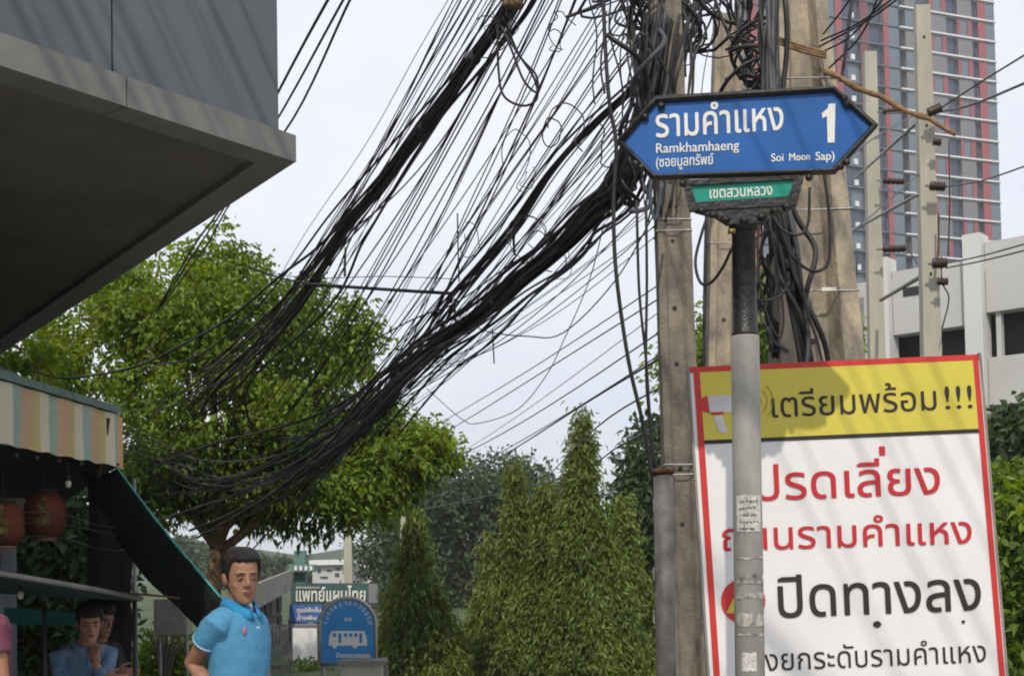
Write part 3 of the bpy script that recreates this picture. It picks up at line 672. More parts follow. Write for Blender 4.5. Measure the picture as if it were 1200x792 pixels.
# blue panel
out_px = [(722, 165), (768, 112), (978, 100), (1030, 146), (980, 202), (764, 209)]
in_px = [(731, 166), (770, 120), (976, 107), (1021, 147), (975, 197), (768, 204)]
MB().prism([SP.hit(x, y, 0) for x, y in [(727, 166), (769, 116), (977, 103), (1026, 147), (978, 200), (766, 207)]], SP.n, .01).build('blue_panel', M_blue, SG)
fo = MB().band([SP.hit(x, y, .014) for x, y in out_px], [SP.hit(x, y, .014) for x, y in in_px], SP.n, .034).build('iron_frame', M_iron, SG)
fo.modifiers.new('bevel', 'BEVEL').width = .003
rod = MB(); oc = [SP.hit((a[0] + b[0]) / 2, (a[1] + b[1]) / 2, .014) for a, b in zip(out_px, in_px)]
rod.tube(oc + [oc[0]], .0085, 8)
rod.build('frame_moulding', M_iron, SG, True)
for x, y in ((993, 122), (992, 190), (775, 124), (752, 196), (800, 215), (948, 208), (990, 116), (985, 195), (745, 192), (756, 137)):
    MB().ball(SP.hit(x, y, .012), (.016, .012, .016), None, 10).build('frame_boss', M_iron, SG, True)
MB().prism([SP.hit(x, y, 0) for x, y in [(806, 214), (934, 208), (927, 234), (814, 241)]], SP.n, .01).build('green_plate', M_green, SG)
MB().band([SP.hit(x, y, .013) for x, y in [(800, 211), (943, 205), (934, 240), (808, 247)]], [SP.hit(x, y, .013) for x, y in [(809, 217), (931, 210), (924, 230), (816, 237)]], SP.n, .03).build('plate_frame', M_iron, SG)
MB().prism([SP.hit(x, y, .008) for x, y in [(806, 240), (936, 234), (930, 243), (908, 251), (893, 261), (852, 263), (838, 254), (815, 248)]], SP.n, .03).build('scroll_bracket', M_iron, SG)
for i, (x, y) in enumerate(((822, 247), (836, 252), (850, 257), (872, 258), (893, 254), (908, 247), (922, 242))):
    MB().ball(SP.hit(x, y, .012), (.02, .014, .014), None, 10).build('scroll_leaf', M_iron, SG, True)
MB().tube([SP.hit(853, 271, .0), SP.hit(862, 271, .0)], .012, 8).build('side_bolt', mat('brass', (.3, .2, .08), .5, metal=.8), SG, True)
lettering('รามคำแหง', SP, 769, 161, 918, 152, 37, M_letter, SG, .012)
lettering('Ramkhamhaeng', SP, 769, 179.5, 866, 175.5, 11, M_letter, SG, .010)
lettering('(ซอยมูลทรัพย์', SP, 769, 196, 836, 192.5, 13, M_letter, SG, .010)
lettering('Soi', SP, 904, 189.5, 918, 188.8, 9, M_letter, SG, .014)
lettering('Moon', SP, 925, 188.5, 949, 187.5, 8.5, M_letter, SG, .014)
lettering('Sap)', SP, 956, 188, 978, 187, 9.5, M_letter, SG, .014)
MB().prism([SP.hit(x, y, .003) for x, y in [(978, 167), (970, 167.5), (969, 136), (964, 139), (963, 133), (970, 127), (971, 122), (979, 121.5)]], SP.n, .002).build('numeral_one', M_letter, SG)
lettering('เขตสวนหลวง', SP, 832, 232.5, 905, 228.5, 10.5, M_letter, SG, .012)

# ------------------------------------------------------------------ the big roadworks banner
BP = Plane(P(808, 430, 5.80), P(1147, 415, 5.80), P(832, 792, 5.80))
bL = lambda t: (808 + (835 - 808) * t, 430 + (840 - 430) * t)
def bq(s, t):        # board coordinates: s across, t down (1 = y 792)
    x = (808 + 24 * t) + s * (339 + 7 * t); y = (430 + 362 * t) + s * (-15 + 3 * t); return x, y
def bpt(s, t, off=0): return BP.hit(*bq(s, t), off)
base = bpt(.5, 1.6); BN = thing('roadworks_banner', (base.x, base.y, 0), 'tilted white banner with a yellow header and red and black Thai text', 'banner')
T1_ = 1.55
MB().prism([bpt(0, 0), bpt(1, 0), bpt(1, T1_), bpt(0, T1_)], BP.n, .006).build('vinyl_sheet', M_white, BN)
MB().prism([bpt(.013, .012, .003), bpt(.987, .012, .003), bpt(.987, .238, .003), bpt(.013, .238, .003)], BP.n, .002).build('yellow_header', M_yellow, BN)
MB().prism([bpt(.013, .238, .0035), bpt(.987, .238, .0035), bpt(.987, .2505, .0035), bpt(.013, .2505, .0035)], BP.n, .002).build('header_line', M_black, BN)
def strip(s0, t0, s1, t1, nm='red_border'): MB().prism([bpt(s0, t0, .004), bpt(s1, t0, .004), bpt(s1, t1, .004), bpt(s0, t1, .004)], BP.n, .002).build(nm, M_red, BN)
strip(.0, .0, 1, .018); strip(.0125, .018, .034, T1_ - .02); strip(.978, .018, .997, T1_ - .02)
# wooden frame behind the vinyl and its two legs
for s0, s1 in ((-.008, -.001), (1.001, 1.009)):
    MB().prism([bpt(s0, -.005, .004), bpt(s1, -.005, .004), bpt(s1, T1_, .004), bpt(s0, T1_, .004)], BP.n, .03).build('frame_rail', M_galv, BN)
for s in (.06, .94):
    a = bpt(s, .02, -.02); b_ = bpt(s, 2.2, -.02); b_ = a + (b_ - a) * (a.z / (a.z - b_.z)); MB().tube([a, b_], .018, 8).build('frame_leg', M_galv, BN, True)
lettering('เตรียมพร้อม', BP, 905, 489, 1098, 480, 34, M_black, BN, .004, .0045)
lettering('!!!', BP, 1108, 479.5, 1140, 478, 27, M_black, BN, .0, .0045)
MB().prism([BP.hit(x, y, .0045) for x, y in [(1030, 523), (1037, 522.6), (1037.5, 533), (1030.5, 533.4)]], BP.n, .0005).build('tone_mark', M_redink, BN)
lettering('โปรดเลียง', BP, 864, 587, 1102, 578, 46, M_redink, BN, .006, .0045)
lettering('ถนนรามคำแหง', BP, 847, 645, 1139, 636, 36, M_redink, BN, .006, .0045)
lettering('ปิดทางลง', BP, 913, 723, 1150, 714, 49, M_black, BN, .008, .0045)
lettering('ทางยกระดับรามคำแหง', BP, 866, 787, 1156, 775, 28, M_black, BN, .0, .0045)
# warning roundel with a yellow flame
cc = BP.hit(871, 704, .004); MB().prism([cc + (BP.hit(871 + 26 * math.cos(a), 704 + 26 * math.sin(a), .004) - cc) for a in [i * math.pi / 16 for i in range(32)]], BP.n, .001).build('red_roundel', M_red, BN)
MB().prism([BP.hit(x, y, .006) for x, y in [(851, 718), (862, 696), (868, 690), (876, 700), (890, 718)]], BP.n, .001).build('yellow_triangle', M_yellow, BN)
# megaphone print
Mpr = mat('pale_grey_print', (.60, .58, .58), .6)
MB().prism([BP.hit(x, y, .006) for x, y in [(829, 464), (866, 462), (888, 452), (888, 492), (866, 482), (832, 484)]], BP.n, .001).build('megaphone_body', Mpr, BN)
MB().prism([BP.hit(x, y, .006) for x, y in [(820, 474), (822, 467), (829, 463), (832, 484), (824, 482), (820, 478)]], BP.n, .001).build('megaphone_mouthpiece', M_red, BN)
MB().prism([BP.hit(x, y, .006) for x, y in [(836, 488), (846, 486), (853, 506), (843, 507)]], BP.n, .001).build('megaphone_grip', Mpr, BN)
MB().prism([BP.hit(x, y, .0065) for x, y in [(833, 483), (848, 482), (848, 485), (833, 486)]], BP.n, .001).build('megaphone_trigger', M_red, BN)
Mol = mat('olive_print', (.42, .33, .05), .6)
for i, rr in enumerate((8, 15, 22)):
    cx, cy = 884, 470; o1 = [BP.hit(cx + rr * math.cos(a), cy + rr * 1.1 * math.sin(a), .006) for a in [(-50 + 10 * j) * math.pi / 180 for j in range(11)]]
    MB().tube(o1, .0018, 4).build('sound_wave', Mol, BN)
MB().prism([BP.hit(1028 + 5 * math.cos(a), 731 + 4 * math.sin(a), .0055) for a in [i * math.pi / 4 for i in range(8)]], BP.n, .001).build('torn_hole', M_black, BN)
MB().prism([BP.hit(1129 + 2.2 * math.cos(a), 728 + 2 * math.sin(a), .0055) for a in [i * math.pi / 4 for i in range(8)]], BP.n, .001).build('torn_hole', M_black, BN)

# bamboo stick
a = P(966, 84, 5.35); b_ = P(1120, 156, 5.2); pts = [a.lerp(b_, i / 16) + Vector((0, 0, .006 * math.sin(i * 1.1))) for i in range(17)]
o = MB().tube(pts, [.013 + (.0035 if i % 4 == 0 else 0) + .002 * math.sin(i * 2.3) - .004 * i / 16 for i in range(17)], 8).build('bamboo_stick', M_bamboo, None, True, origin=a)
tag(o, 'weathered bamboo stick poking out right from behind the blue street sign', 'stick')

# ------------------------------------------------------------------ bus stop sign, box under it
bY = 9.0; QP = Plane(P(375, 700, bY), P(441, 700, bY), P(375, 780, bY)); c0 = P(407, 780, bY)
BS = thing('bus_stop_sign', (P(380, 780, bY).x, bY, 0), 'round-topped blue bus stop sign with a white bus pictogram', 'bus stop sign')
def arch(x0, x1, yb, ytop, off):
    cx = (x0 + x1) / 2; rx = (x1 - x0) / 2; ys = ytop + rx * .97
    return [QP.hit(x0, yb, off)] + [QP.hit(cx - rx * math.cos(math.pi * i / 16), ys - rx * .97 * math.sin(math.pi * i / 16), off) for i in range(17)] + [QP.hit(x1, yb, off)]
MB().prism(arch(376, 438.5, 778, 702, 0), QP.n, .012).build('blue_panel', mat('blue_bus_panel', (.025, .24, .56), .4, .08, 6), BS)
MB().tube(arch(374.5, 440.5, 778, 700, .0), .013, 8).build('arched_frame', mat('aluminium_frame', (.40, .37, .33), .4, metal=.5), BS, True)
MB().tube([QP.hit(374.5, 778, 0), QP.hit(440.5, 778, 0)], .011, 8).build('bottom_rail', M_steel, BS, True)
for x in (379, 436):
    p = QP.hit(x, 778, -.01); MB().tube([(p.x, p.y, 0), p], .016, 10).build('leg', M_steel, BS, True)
# bus pictogram
MB().prism([QP.hit(x, y, .002) for x, y in [(385, 756), (386, 745), (389, 739), (427, 739), (430, 748), (430, 756)]], QP.n, .001).build('bus_body', M_letter, BS)
Mbw = MATS['blue_bus_panel']
for x0, x1, y1 in ((390, 394, 746), (403, 407, 746), (409, 413, 746), (415, 419, 746), (396.5, 400, 753), (421, 424.5, 753)):
    MB().prism([QP.hit(x, y, .003) for x, y in [(x0, 741.5), (x1, 741.5), (x1, y1), (x0, y1)]], QP.n, .001).build('bus_window', Mbw, BS)
for cx in (392, 416): MB().prism([QP.hit(cx + 2.8 * math.cos(a), 756.5 + 2.8 * math.sin(a), .0035) for a in [i * math.pi / 6 for i in range(12)]], QP.n, .001).build('bus_wheel', M_letter, BS)
# lettering along the arch
tv = 'โปรดหยุดรถประจำทางที่ป้าย'
seg = ['โ', 'ป', 'ร', 'ด', 'เ', 'ข้', 'า', 'แ', 'ถ', 'ว', 'ร', 'อ', 'ร', 'ถ']
for i, ch in enumerate(seg):
    an = math.pi * (1 - (i + .3) / (len(seg) - .4)); cx, cy, rr = 407.5, 731, 23.5
    x = cx + rr * math.cos(an); y = cy - rr * math.sin(an) * .95; tx, ty = math.sin(an), math.cos(an)
    hw_ = 1.7; v, f = text_mesh(ch); mn = v.min(0); mx_ = v.max(0)
    a = QP.hit(x - tx * hw_, y + -ty * hw_ * -1 * -1, .003); b_ = QP.hit(x + tx * hw_, y + ty * hw_, .003)
    upx, upy = math.cos(an), -math.sin(an)
    c = QP.hit(x - tx * hw_ + upx * 5, y - ty * hw_ + upy * 5, .003); a = QP.hit(x - tx * hw_, y - ty * hw_, .003)
    MB().add([a + (b_ - a) * ((p[0] - mn[0]) / (mx_[0] - mn[0])) + (c - a) * (p[1] / mx_[1]) for p in v], f).build('arch_letter', M_letter, BS)
lettering('BUS', QP, 404, 727, 412, 727, 3.5, M_letter, BS, .03, .003)
lettering('ป้ายหยุดรถ', QP, 394, 770, 420, 770, 6, M_letter, BS, .03, .003)
MB().prism([QP.hit(x, y, .004) for x, y in [(420, 766), (434, 766), (434, 774), (420, 774)]], QP.n, .001).build('pale_sticker', mat('faded_pink_sticker', (.6, .52, .5), .7), BS)
for cx, cy in ((384, 765), (430, 763)): MB().tube([QP.hit(cx + 3 * math.cos(a), cy + 3 * math.sin(a), .002) for a in [i * math.pi / 6 for i in range(13)]], .0018, 4).build('round_emblem', mat('pale_blue_print', (.15, .35, .6), .6), BS)
bx = P(423, 790, 8.6); root = thing('roadside_box', (bx.x, bx.y, 0), 'pale grey green metal box with an overhanging lid in front of the bus stop sign', 'box')
zt_ = P(423, 779, 8.6).z
MB().box((bx.x, bx.y + .1, zt_ / 2), (.27, .2, zt_)).build('body', mat('grey_green_paint', (.36, .38, .33), .6, .1), root)
MB().box((bx.x + .005, bx.y + .09, zt_ + .018), (.31, .26, .03)).build('lid', M_trim, root)
p = P(449, 780, 8.7); MB().box((p.x, p.y + .1, p.z / 2), (.04, .06, p.z)).build('side_post', M_trim, root)

# ------------------------------------------------------------------ distant billboard, shop row, sign mast, white blocks
gY = 30; GP = Plane(P(340, 700, gY), P(440, 700, gY), P(340, 740, gY))
BB = thing('clinic_billboard', (P(390, 730, gY).x, gY, 0), 'wide dark green billboard with big white Thai letters behind the bus stop sign', 'billboard')
def gq(pl, x0, y0, x1, y1, off, t, nm, m, root): return MB().prism([pl.hit(x0, y0, off), pl.hit(x1, y0, off), pl.hit(x1, y1, off), pl.hit(x0, y1, off)], pl.n, t).build(nm, m, root)
gq(GP, 341, 683, 432, 708, 0, .2, 'green_board', mat('dark_green_board', (.045, .10, .10), .7), BB)
gq(GP, 432, 684, 442, 706, 0, .3, 'pale_end_board', M_lat, BB)
gq(GP, 339, 708.5, 378, 729, .02, .3, 'blue_board', mat('blue_board', (.06, .14, .40), .6), BB)
lettering('แพทย์แผนไทย', GP, 347, 704, 428, 704, 18, M_letter, BB, .02, .04)
lettering('ศูนย์การแพทย์และความงาม', GP, 347, 689.2, 375, 689.2, 3, M_letter, BB, .01, .04)
lettering('ศูนย์ฝังเข็ม', GP, 348, 717, 376, 717, 6, M_letter, BB, .02, .04)
lettering('ล้างพิษ', GP, 348, 726, 371, 726, 6, M_letter, BB, .02, .04)
for x in (345, 376, 425): p = GP.hit(x, 725, -.25); MB().tube([(p.x, p.y, 0), p], .15, 8).build('leg', M_steel, BB, True)
o = thing('white_hoarding', (P(357, 760, 21.4).x, 21.4, 0), 'blank white panel standing below the blue part of the distant billboard', 'panel')
HP_ = Plane(P(340, 740, 21.4), P(380, 740, 21.4), P(340, 780, 21.4)); gq(HP_, 343, 734, 371, 773, 0, .1, 'face', M_white, o); gq(HP_, 341, 731, 373, 734, .02, .15, 'top_rail', M_lat, o)
for x in (345, 369): p = HP_.hit(x, 760, -.12); MB().tube([(p.x, p.y, 0), p], .03, 8).build('leg', M_steel, o)
# shop row to its left, receding
SR = thing('shop_row', (P(320, 750, 46).x, 46, 0), 'low roadside shop building with a pale slanted roof edge left of the billboard', 'building')
f0, f1 = P(296, 716, 21), P(343, 690, 33)
a = [f0 + Z * .0, f1, f1 + Z * .5, f0 + Z * .42]; MB().hexa(a, [q + Vector((-.5, 2.5, 0)) for q in a]).build('roof_edge', mat('grey_brown_roof_edge', (.33, .31, .28), .9), SR)
a = [Vector((f0.x - .3, f0.y, 0)), Vector((f1.x - .3, f1.y, 0)), f1 - Vector((.3, 0, 0)), f0 - Vector((.3, 0, 0))]; MB().hexa(a, [q + Vector((-.5, 2.5, 0)) for q in a]).build('wall', mat('brown_grey_wall', (.16, .12, .11), .9, .2, .6), SR)
for i in range(6):
    t0, t1 = (i + .12) / 6, (i + .8) / 6
    for z0, z1 in ((.2, .45), (.55, .88)):
        q0 = f0.lerp(f1, t0) - Vector((.26, 0, 0)); q1 = f0.lerp(f1, t1) - Vector((.26, 0, 0))
        a = [Vector((q0.x, q0.y, q0.z * z0)), Vector((q1.x, q1.y, q1.z * z0)), Vector((q1.x, q1.y, q1.z * z1)), Vector((q0.x, q0.y, q0.z * z1))]
        MB().hexa(a, [q - Vector((.2, 0, 0)) for q in a]).build('window', [M_dark, M_lat, M_dark][i % 3], SR)
# fence of pale posts under it
FN = thing('roadside_railing', (P(325, 770, 20).x, 20, 0), 'pale railing of upright bars below the shop building', 'railing')
for i in range(9): p = P(310 + i * 4, 765, 20); MB().box((p.x, p.y, .4), (.025, .03, .8)).build('bar', M_lat, FN)
for z_ in (.15, .78): p = P(326, 765, 20); MB().box((p.x, p.y + .03, z_), (.5, .03, .035)).build('rail', M_lat, FN)
# green mast with little sign boards
MP = Plane(P(340, 660, 34), P(370, 660, 34), P(340, 690, 34))
GM = thing('sign_mast', (P(352, 690, 34).x, 34, 0), 'green mast with a small side board above the distant billboard', 'sign mast')
p = MP.hit(352, 645, -.3); MB().box((p.x, p.y, p.z / 2), (.3, .3, p.z)).build('mast', mat('grey_green_mast', (.09, .19, .165), .7), GM)
gq(MP, 338, 661, 369, 670, .1, .2, 'board', mat('grey_green_board', (.13, .22, .20), .7), GM)
for x in (345, 351, 357, 363): gq(MP, x, 663, x + 3, 668, .14, .05, 'board_mark', M_letter, GM)
# white blocks far behind
def block(nm, x0, y0, x1, Y, m, label, wins, dp=12):
    a = P(x0, y0, Y); b_ = P(x1, y0, Y); root = thing(nm, ((a.x + b_.x) / 2, Y, 0), label, 'building')
    MB().box(((a.x + b_.x) / 2, Y + dp / 2, a.z / 2), (b_.x - a.x, dp, a.z)).build('wall', m, root)
    MB().box(((a.x + b_.x) / 2, Y + dp / 2 - .2, a.z + .1 * Y / 50), (b_.x - a.x + .4, dp + .6, .2 * Y / 50)).build('parapet', M_slab, root)
    for wx, wy, ww, wh in wins:
        p = P(wx, wy, Y); MB().box((p.x, Y - .03, p.z), (ww * Y / F, .12, wh * Y / F)).build('window', M_glass, root)
block('white_block', 366, 662, 404, 110, M_bldg, 'white flat-roofed block behind the distant pole, above the billboard', [(395, 666, 4, 3), (395, 673, 5, 4), (374, 668, 4, 5), (380, 676, 9, 2), (386, 668, 6, 2)])
block('pale_block', 412, 668, 436, 120, M_bldg, 'pale pinkish block between the distant pole and the hazy tree', [(418, 674, 3, 4), (425, 674, 3, 4), (431, 674, 3, 4)])
block('grey_tower_block', 726, 567, 745, 90, mat('light_grey_render', (.42, .43, .45), .9), 'narrow pale grey block right of the tallest conical tree', [(731 + 6 * (i % 2), 578 + 11 * (i // 2), 3.5, 4) for i in range(12)], 10)
block('blue_roofed_block', 716, 628, 760, 60, mat('faded_blue_render', (.07, .15, .35), .8), 'low blue-fronted building behind the low conical tree by the pole', [(735, 640, 8, 4), (747, 640, 6, 4)], 8)
# banked hills of trees on the horizon
hv = []; nh = 90
for i in range(nh):
    x = -700 + i * 1400 / (nh - 1); h = 9 + 5 * noise.noise(Vector((x * .012, 3, 0))) + 3 * noise.noise(Vector((x * .06, 7, 0)))
    hv += [(x, 420, 0), (x, 430, h), (x, 470, h * .8), (x, 520, 0)]
tag(MB().add(hv, [(i * 4 + j, i * 4 + 4 + j, i * 4 + 5 + j, i * 4 + 1 + j) for i in range(nh - 1) for j in range(3)]).build('hills', mat('wooded_far_slope', (.05, .075, .035), 1, .3, .12)), kind='structure')

# ------------------------------------------------------------------ pale car-park building at the right
e1 = P(1260, 268, 29); zT = P(1200, 276, 32).z
ang = R_(-50); du = Vector((math.sin(ang), math.cos(ang), 0)); near_ = P(1200, 276, 32) - du * 8; near_.z = 0
nb_ = Vector((-du.y, du.x, 0)); nb_ = nb_ if nb_.y < 0 else -nb_
CP = thing('car_park_building', near_, 'pale grey concrete car park building with dark open levels, behind the poles', 'building')
def face(nm, l0, l1, z0, z1, m, out=0.0, t=.5):
    q = [near_ + du * l0 + nb_ * out + Z * z0, near_ + du * l1 + nb_ * out + Z * z0, near_ + du * l1 + nb_ * out + Z * z1, near_ + du * l0 + nb_ * out + Z * z1]
    return MB().hexa(q, [p - nb_ * t for p in q]).build(nm, m, CP)
PB = Plane(near_, near_ + du, near_ + Z)
def L_at(x, y): return (PB.hit(x, y) - near_).dot(du)
lc1, lc1b = L_at(1153, 300), L_at(1132, 300); lc2, lc2b = L_at(1045, 340), L_at(1031, 340); lend = L_at(1000, 340)
z8 = PB.hit(1200, 360).z; z7 = PB.hit(1200, 414).z; z6 = PB.hit(1200, 471).z; zc = PB.hit(1142, 276).z
ztop_ = PB.hit(1200, 276).z
face('parapet_panel', 0, lc1 - .02, z8, ztop_, M_bldg); face('parapet_panel', lc1b + .02, lc2 - .02, z8 - .25, ztop_ - .35, M_bldg); face('parapet_panel', lc2b + .02, lend, z8 - .9, ztop_ - .5, M_bldg)
face('column', lc1, lc1b, 0, zc, mat('light_render', (.58, .58, .57), .9, .03, .3), .25, .6); face('column', lc2, lc2b, 0, zc - .2, MATS['light_render'], .25, .6)
face('spandrel_panel', 0, lc1 - .02, z6, z7, M_bldg); face('spandrel_panel', lc1b + .02, lc2 - .02, z6, z7, M_bldg)
face('mullion', L_at(1172, 390), L_at(1166, 390), z7, z8, M_bldg, -.1, .2)
face('inner_slot', L_at(1080, 330), L_at(1058, 330), PB.hit(1070, 346).z, PB.hit(1070, 336).z, M_dark, .02, .1)
face('dark_interior', 0, lend - .4, 0, ztop_ - 1.3, M_dark, -.9, .3)  # near-black sheet: shade of the open levels put into its colour
face('ground_wall', 0, lend, 0, z6 - 1.6, M_bldg)
q = [near_ + Z * (ztop_ - .1), near_ + du * lend + Z * (ztop_ - .6), near_ + du * lend - nb_ * 12 + Z * (ztop_ - .6), near_ - nb_ * 12 + Z * (ztop_ - .1)]
MB().hexa(q, [p - Z * .3 - nb_ * .01 for p in q]).build('roof_slab', M_bldg, CP)
q = [near_ + du * lend, near_ + du * lend - nb_ * 12, near_ + du * lend - nb_ * 12 + Z * (ztop_ - .9), near_ + du * lend + Z * (ztop_ - .9)]
MB().hexa(q, [p - du * .3 for p in q]).build('end_wall', M_bldg, CP)

# ------------------------------------------------------------------ residential tower
tY = 190; ta_ = R_(69); tu = Vector((math.sin(ta_), math.cos(ta_), 0)); tn = Vector((tu.y, -tu.x, 0)); tn = tn if tn.y < 0 else -tn
TO = P(1166, 40, tY + 6); TO.z = 0
TPn = Plane(TO, TO + tu, TO + Z)
TW = thing('residential_tower', TO, 'tall apartment tower with dusty red strips, grey glass and white floor edges', 'tower')
def tl(x, y=40): return (TPn.hit(x, y) - TO).dot(tu)
FH = 3.13; ztow = 104.0; nfl = int(ztow / FH)
EX = [tl(x) for x in (868, 878, 888, 900, 912, 924, 936, 948, 960, 970, 979, 987, 994, 1008, 1018, 1035, 1041, 1054, 1061, 1073, 1089, 1094, 1104, 1109, 1122, 1126, 1134, 1139, 1146, 1155)] + [0.0]
wid = EX[0]
q = [TO + tu * wid - tn * .6, TO - tn * .6, TO - tn * 16, TO + tu * (wid + 9) - tn * 16]
MB().hexa([p + Z * 0 for p in q], [p + Z * ztow for p in q]).build('tower_body', M_twall, TW)
cache = {}
def tpanel(nm, c0, c1, z0, z1, m, out, t):
    key = (nm, round(c1 - c0, 2), round(z1 - z0, 2), m.name, t); loc = TO + tu * c0 + tn * out + Z * z0
    if key in cache:
        o = cache[key].copy(); COL.objects.link(o); o.parent = TW; o.location = loc - TO; return
    q = [Vector((0, 0, 0)), tu * (c1 - c0), tu * (c1 - c0) + Z * (z1 - z0), Z * (z1 - z0)]
    me = MB().hexa(q, [p - tn * t for p in q]); me.v = [tuple(Vector(p) + TO) for p in me.v]
    o = me.build(nm, m, TW); o.location = loc - TO; cache[key] = o
# bays: (index of left edge, kind)
full_p = [(9, M_pink), (14, M_pink)]
for fl in range(nfl):
    z0 = fl * FH; seen = z0 > 30
    if not seen: continue
    zb0, zb1 = z0 + .28, z0 + FH - .02; odd = fl % 2
    bays = []
    bays += [(EX[1], EX[2], 'pink_panel', M_pink, .0), (EX[2] , EX[4], 'window', M_glassg, -.2), (EX[4], EX[5], 'pink_panel', M_pink, 0), (EX[5], EX[7], 'window', M_glassg, -.2), (EX[7], EX[8], 'pink_panel', M_pink, 0)]
    bays += [(EX[8], EX[10], 'window', M_glassg, -.15), (EX[10], EX[11], 'pink_panel', M_pink, 0), (EX[11], EX[12], 'window', M_glass, -.3), (EX[12], EX[13], 'window', M_glassg if odd else M_glass, -.45), (EX[13], EX[14], 'maroon_panel', mat('maroon_panel', (.17, .06, .075), .8), .0),
             (EX[14], EX[15], 'balcony_glass', M_glass, -.5), (EX[15], EX[16], 'pink_panel', M_pink, .05), (EX[16], EX[17], 'window', M_glassg, -.1), (EX[17], EX[18], 'dark_recess', M_dark, -.5), (EX[18], EX[19], 'lattice_panel' if odd else 'window', M_lat if odd else M_glassg, .0),
             (EX[19], EX[20], 'window', M_glass, -.3)]
    if odd: bays += [(EX[20], EX[21], 'pink_panel', M_pink, .02), (EX[21], EX[22], 'window', M_glassg, -.1), (EX[22], EX[23], 'pink_panel', M_pink, .02), (EX[23], EX[24], 'dark_recess', M_glass, -.5), (EX[24] , EX[27], 'lattice_panel', M_lat, .03)]
    else: bays += [(EX[20], EX[23], 'lattice_panel', M_lat, .03), (EX[23], EX[24], 'dark_recess', M_glass, -.5), (EX[24], EX[25], 'pink_panel', M_pink, .02), (EX[25], EX[26], 'window', M_glassg, -.1), (EX[26], EX[27], 'pink_panel', M_pink, .02)]
    bays += [(EX[27], EX[28], 'dark_recess', M_glass, -.5), (EX[28], EX[29], 'pink_panel', M_pink, .05), (EX[29], EX[30], 'window', M_glassg, -.05)]
    for c0, c1, nm, mm_, ou in bays:
        tpanel(nm, c0 + .02, c1 - .02, zb0, zb1, mm_, ou, .12)
    tpanel('floor_edge', EX[17], EX[19] - .1, z0, z0 + .24, M_slab, .3, .9)
    tpanel('floor_edge', EX[20], EX[30], z0, z0 + .24, M_slab, .3, .9)
    tpanel('thin_floor_edge', EX[8], EX[17] - .02, z0 + .06, z0 + .2, M_glassg, .12, .7)
    tpanel('thin_floor_edge', EX[0], EX[8] - .02, z0 + .06, z0 + .2, M_glassg, .12, .7)
    tpanel('air_conditioner', EX[12] + .5, EX[12] + 1.15, z0 + .5, z0 + 1.3, M_slab, -.1, .3)

# ------------------------------------------------------------------ cables
def cable(pts, r, label, grp, m=None, nm='cable', sub=6, n=5, cat='cable', world=False):
    W_ = [Vector(p) for p in pts] if world else [P(*p) for p in pts]
    a = W_[0]; o = MB().tube(spline(W_, sub), r, n).build(nm, m or M_cable, None, True, origin=a)
    return tag(o, label, cat, grp)
def bundle(ctrl, strands, rad_px, r, label, seed, nm='cable_bundle', ties=(), fan0=1.0, fan1=1.0, twist=.6, early=.25):
    """strands: count; rad_px: bundle half width in px at its depth; fan0/fan1 spread factors at both ends"""
    rr_ = random.Random(seed); C_ = spline([P(*c) for c in ctrl], 18 if twist > 1.5 else 7); m_ = len(C_); dep = [c.y for c in C_]
    root = thing(nm, C_[0], label, 'cable bundle', 'thick bundles of tangled telephone cables')
    for s in range(strands):
        a0 = rr_.uniform(0, 6.28); q0 = rr_.uniform(.1, 1) ** .6 if rr_.random() < .66 else rr_.uniform(1.1, 2.7); wv = rr_.uniform(5, 16); tw = rr_.uniform(-1, 1) * twist; pts = []; ph = rr_.uniform(0, 6)
        s0 = 0 if rr_.random() < .75 else int(rr_.uniform(0, .25) * m_); s1 = m_ if rr_.random() > early else int(rr_.uniform(.6, .95) * m_)
        for i in range(s0, s1, 1):
            t = i / (m_ - 1); f_ = 1 + (fan0 - 1) * max(0, 1 - t * 3) ** 1.5 + (fan1 - 1) * max(0, t * 2.2 - 1.2) ** 1.5
            R2 = rad_px * dep[i] / F * q0 * f_ * (1 + .45 * math.sin(t * wv + ph)); a = a0 + tw * t * 8
            tg = (C_[min(i + 1, m_ - 1)] - C_[max(i - 1, 0)]).normalized(); s_v = tg.cross(Vector((0, 1, 0))).normalized(); d_v = tg.cross(s_v)
            pts.append(C_[i] + s_v * math.cos(a) * R2 + d_v * math.sin(a) * R2)
        if len(pts) > 3: MB().tube(pts, r * rr_.uniform(.6, 1.5), 5).build('cable', M_cable if rr_.random() < .72 else M_cable_grey, root, True)
    for t in ties:
        i = int(t * (m_ - 1)); c = C_[i]; tg = (C_[min(i + 1, m_ - 1)] - C_[max(i - 1, 0)]).normalized(); R2 = rad_px * dep[i] / F * 1.15
        MB().tube([c - tg * R2 * .7, c - tg * R2 * .4, c + tg * R2 * .4, c + tg * R2 * .7], [R2 * .8, R2 * 1.05, R2 * 1.02, R2 * .8], 9).build('splice_wrap', M_cable, root, True)
    return C_
bundle([(632, -60, 8.2), (596, 8, 8.7), (548, 78, 9.4), (502, 140, 10), (445, 215, 10.8), (402, 268, 11.4), (366, 322, 12.1), (318, 378, 12.9), (262, 432, 13.6), (225, 470, 14.2)], 26, 7.5, .010,
       'upper cable bundle, knotted at the top of the photo and fanning out into the tree', 1, ties=(.12, .22, .36), fan1=4.2, early=.35)
bundle([(800, -20, 8.0), (778, 60, 8.1), (738, 108, 8.3), (690, 152, 8.8), (642, 205, 9.4), (598, 268, 10.2), (560, 312, 10.8), (531, 346, 11.2), (500, 388, 11.8), (462, 436, 12.5), (410, 500, 13.4), (340, 552, 14.3)], 10, 3.6, .0085,
       'middle cable bundle with a lumpy splice above the thickest bundle', 2, ties=(.3, .62, .65), fan0=2, fan1=4)
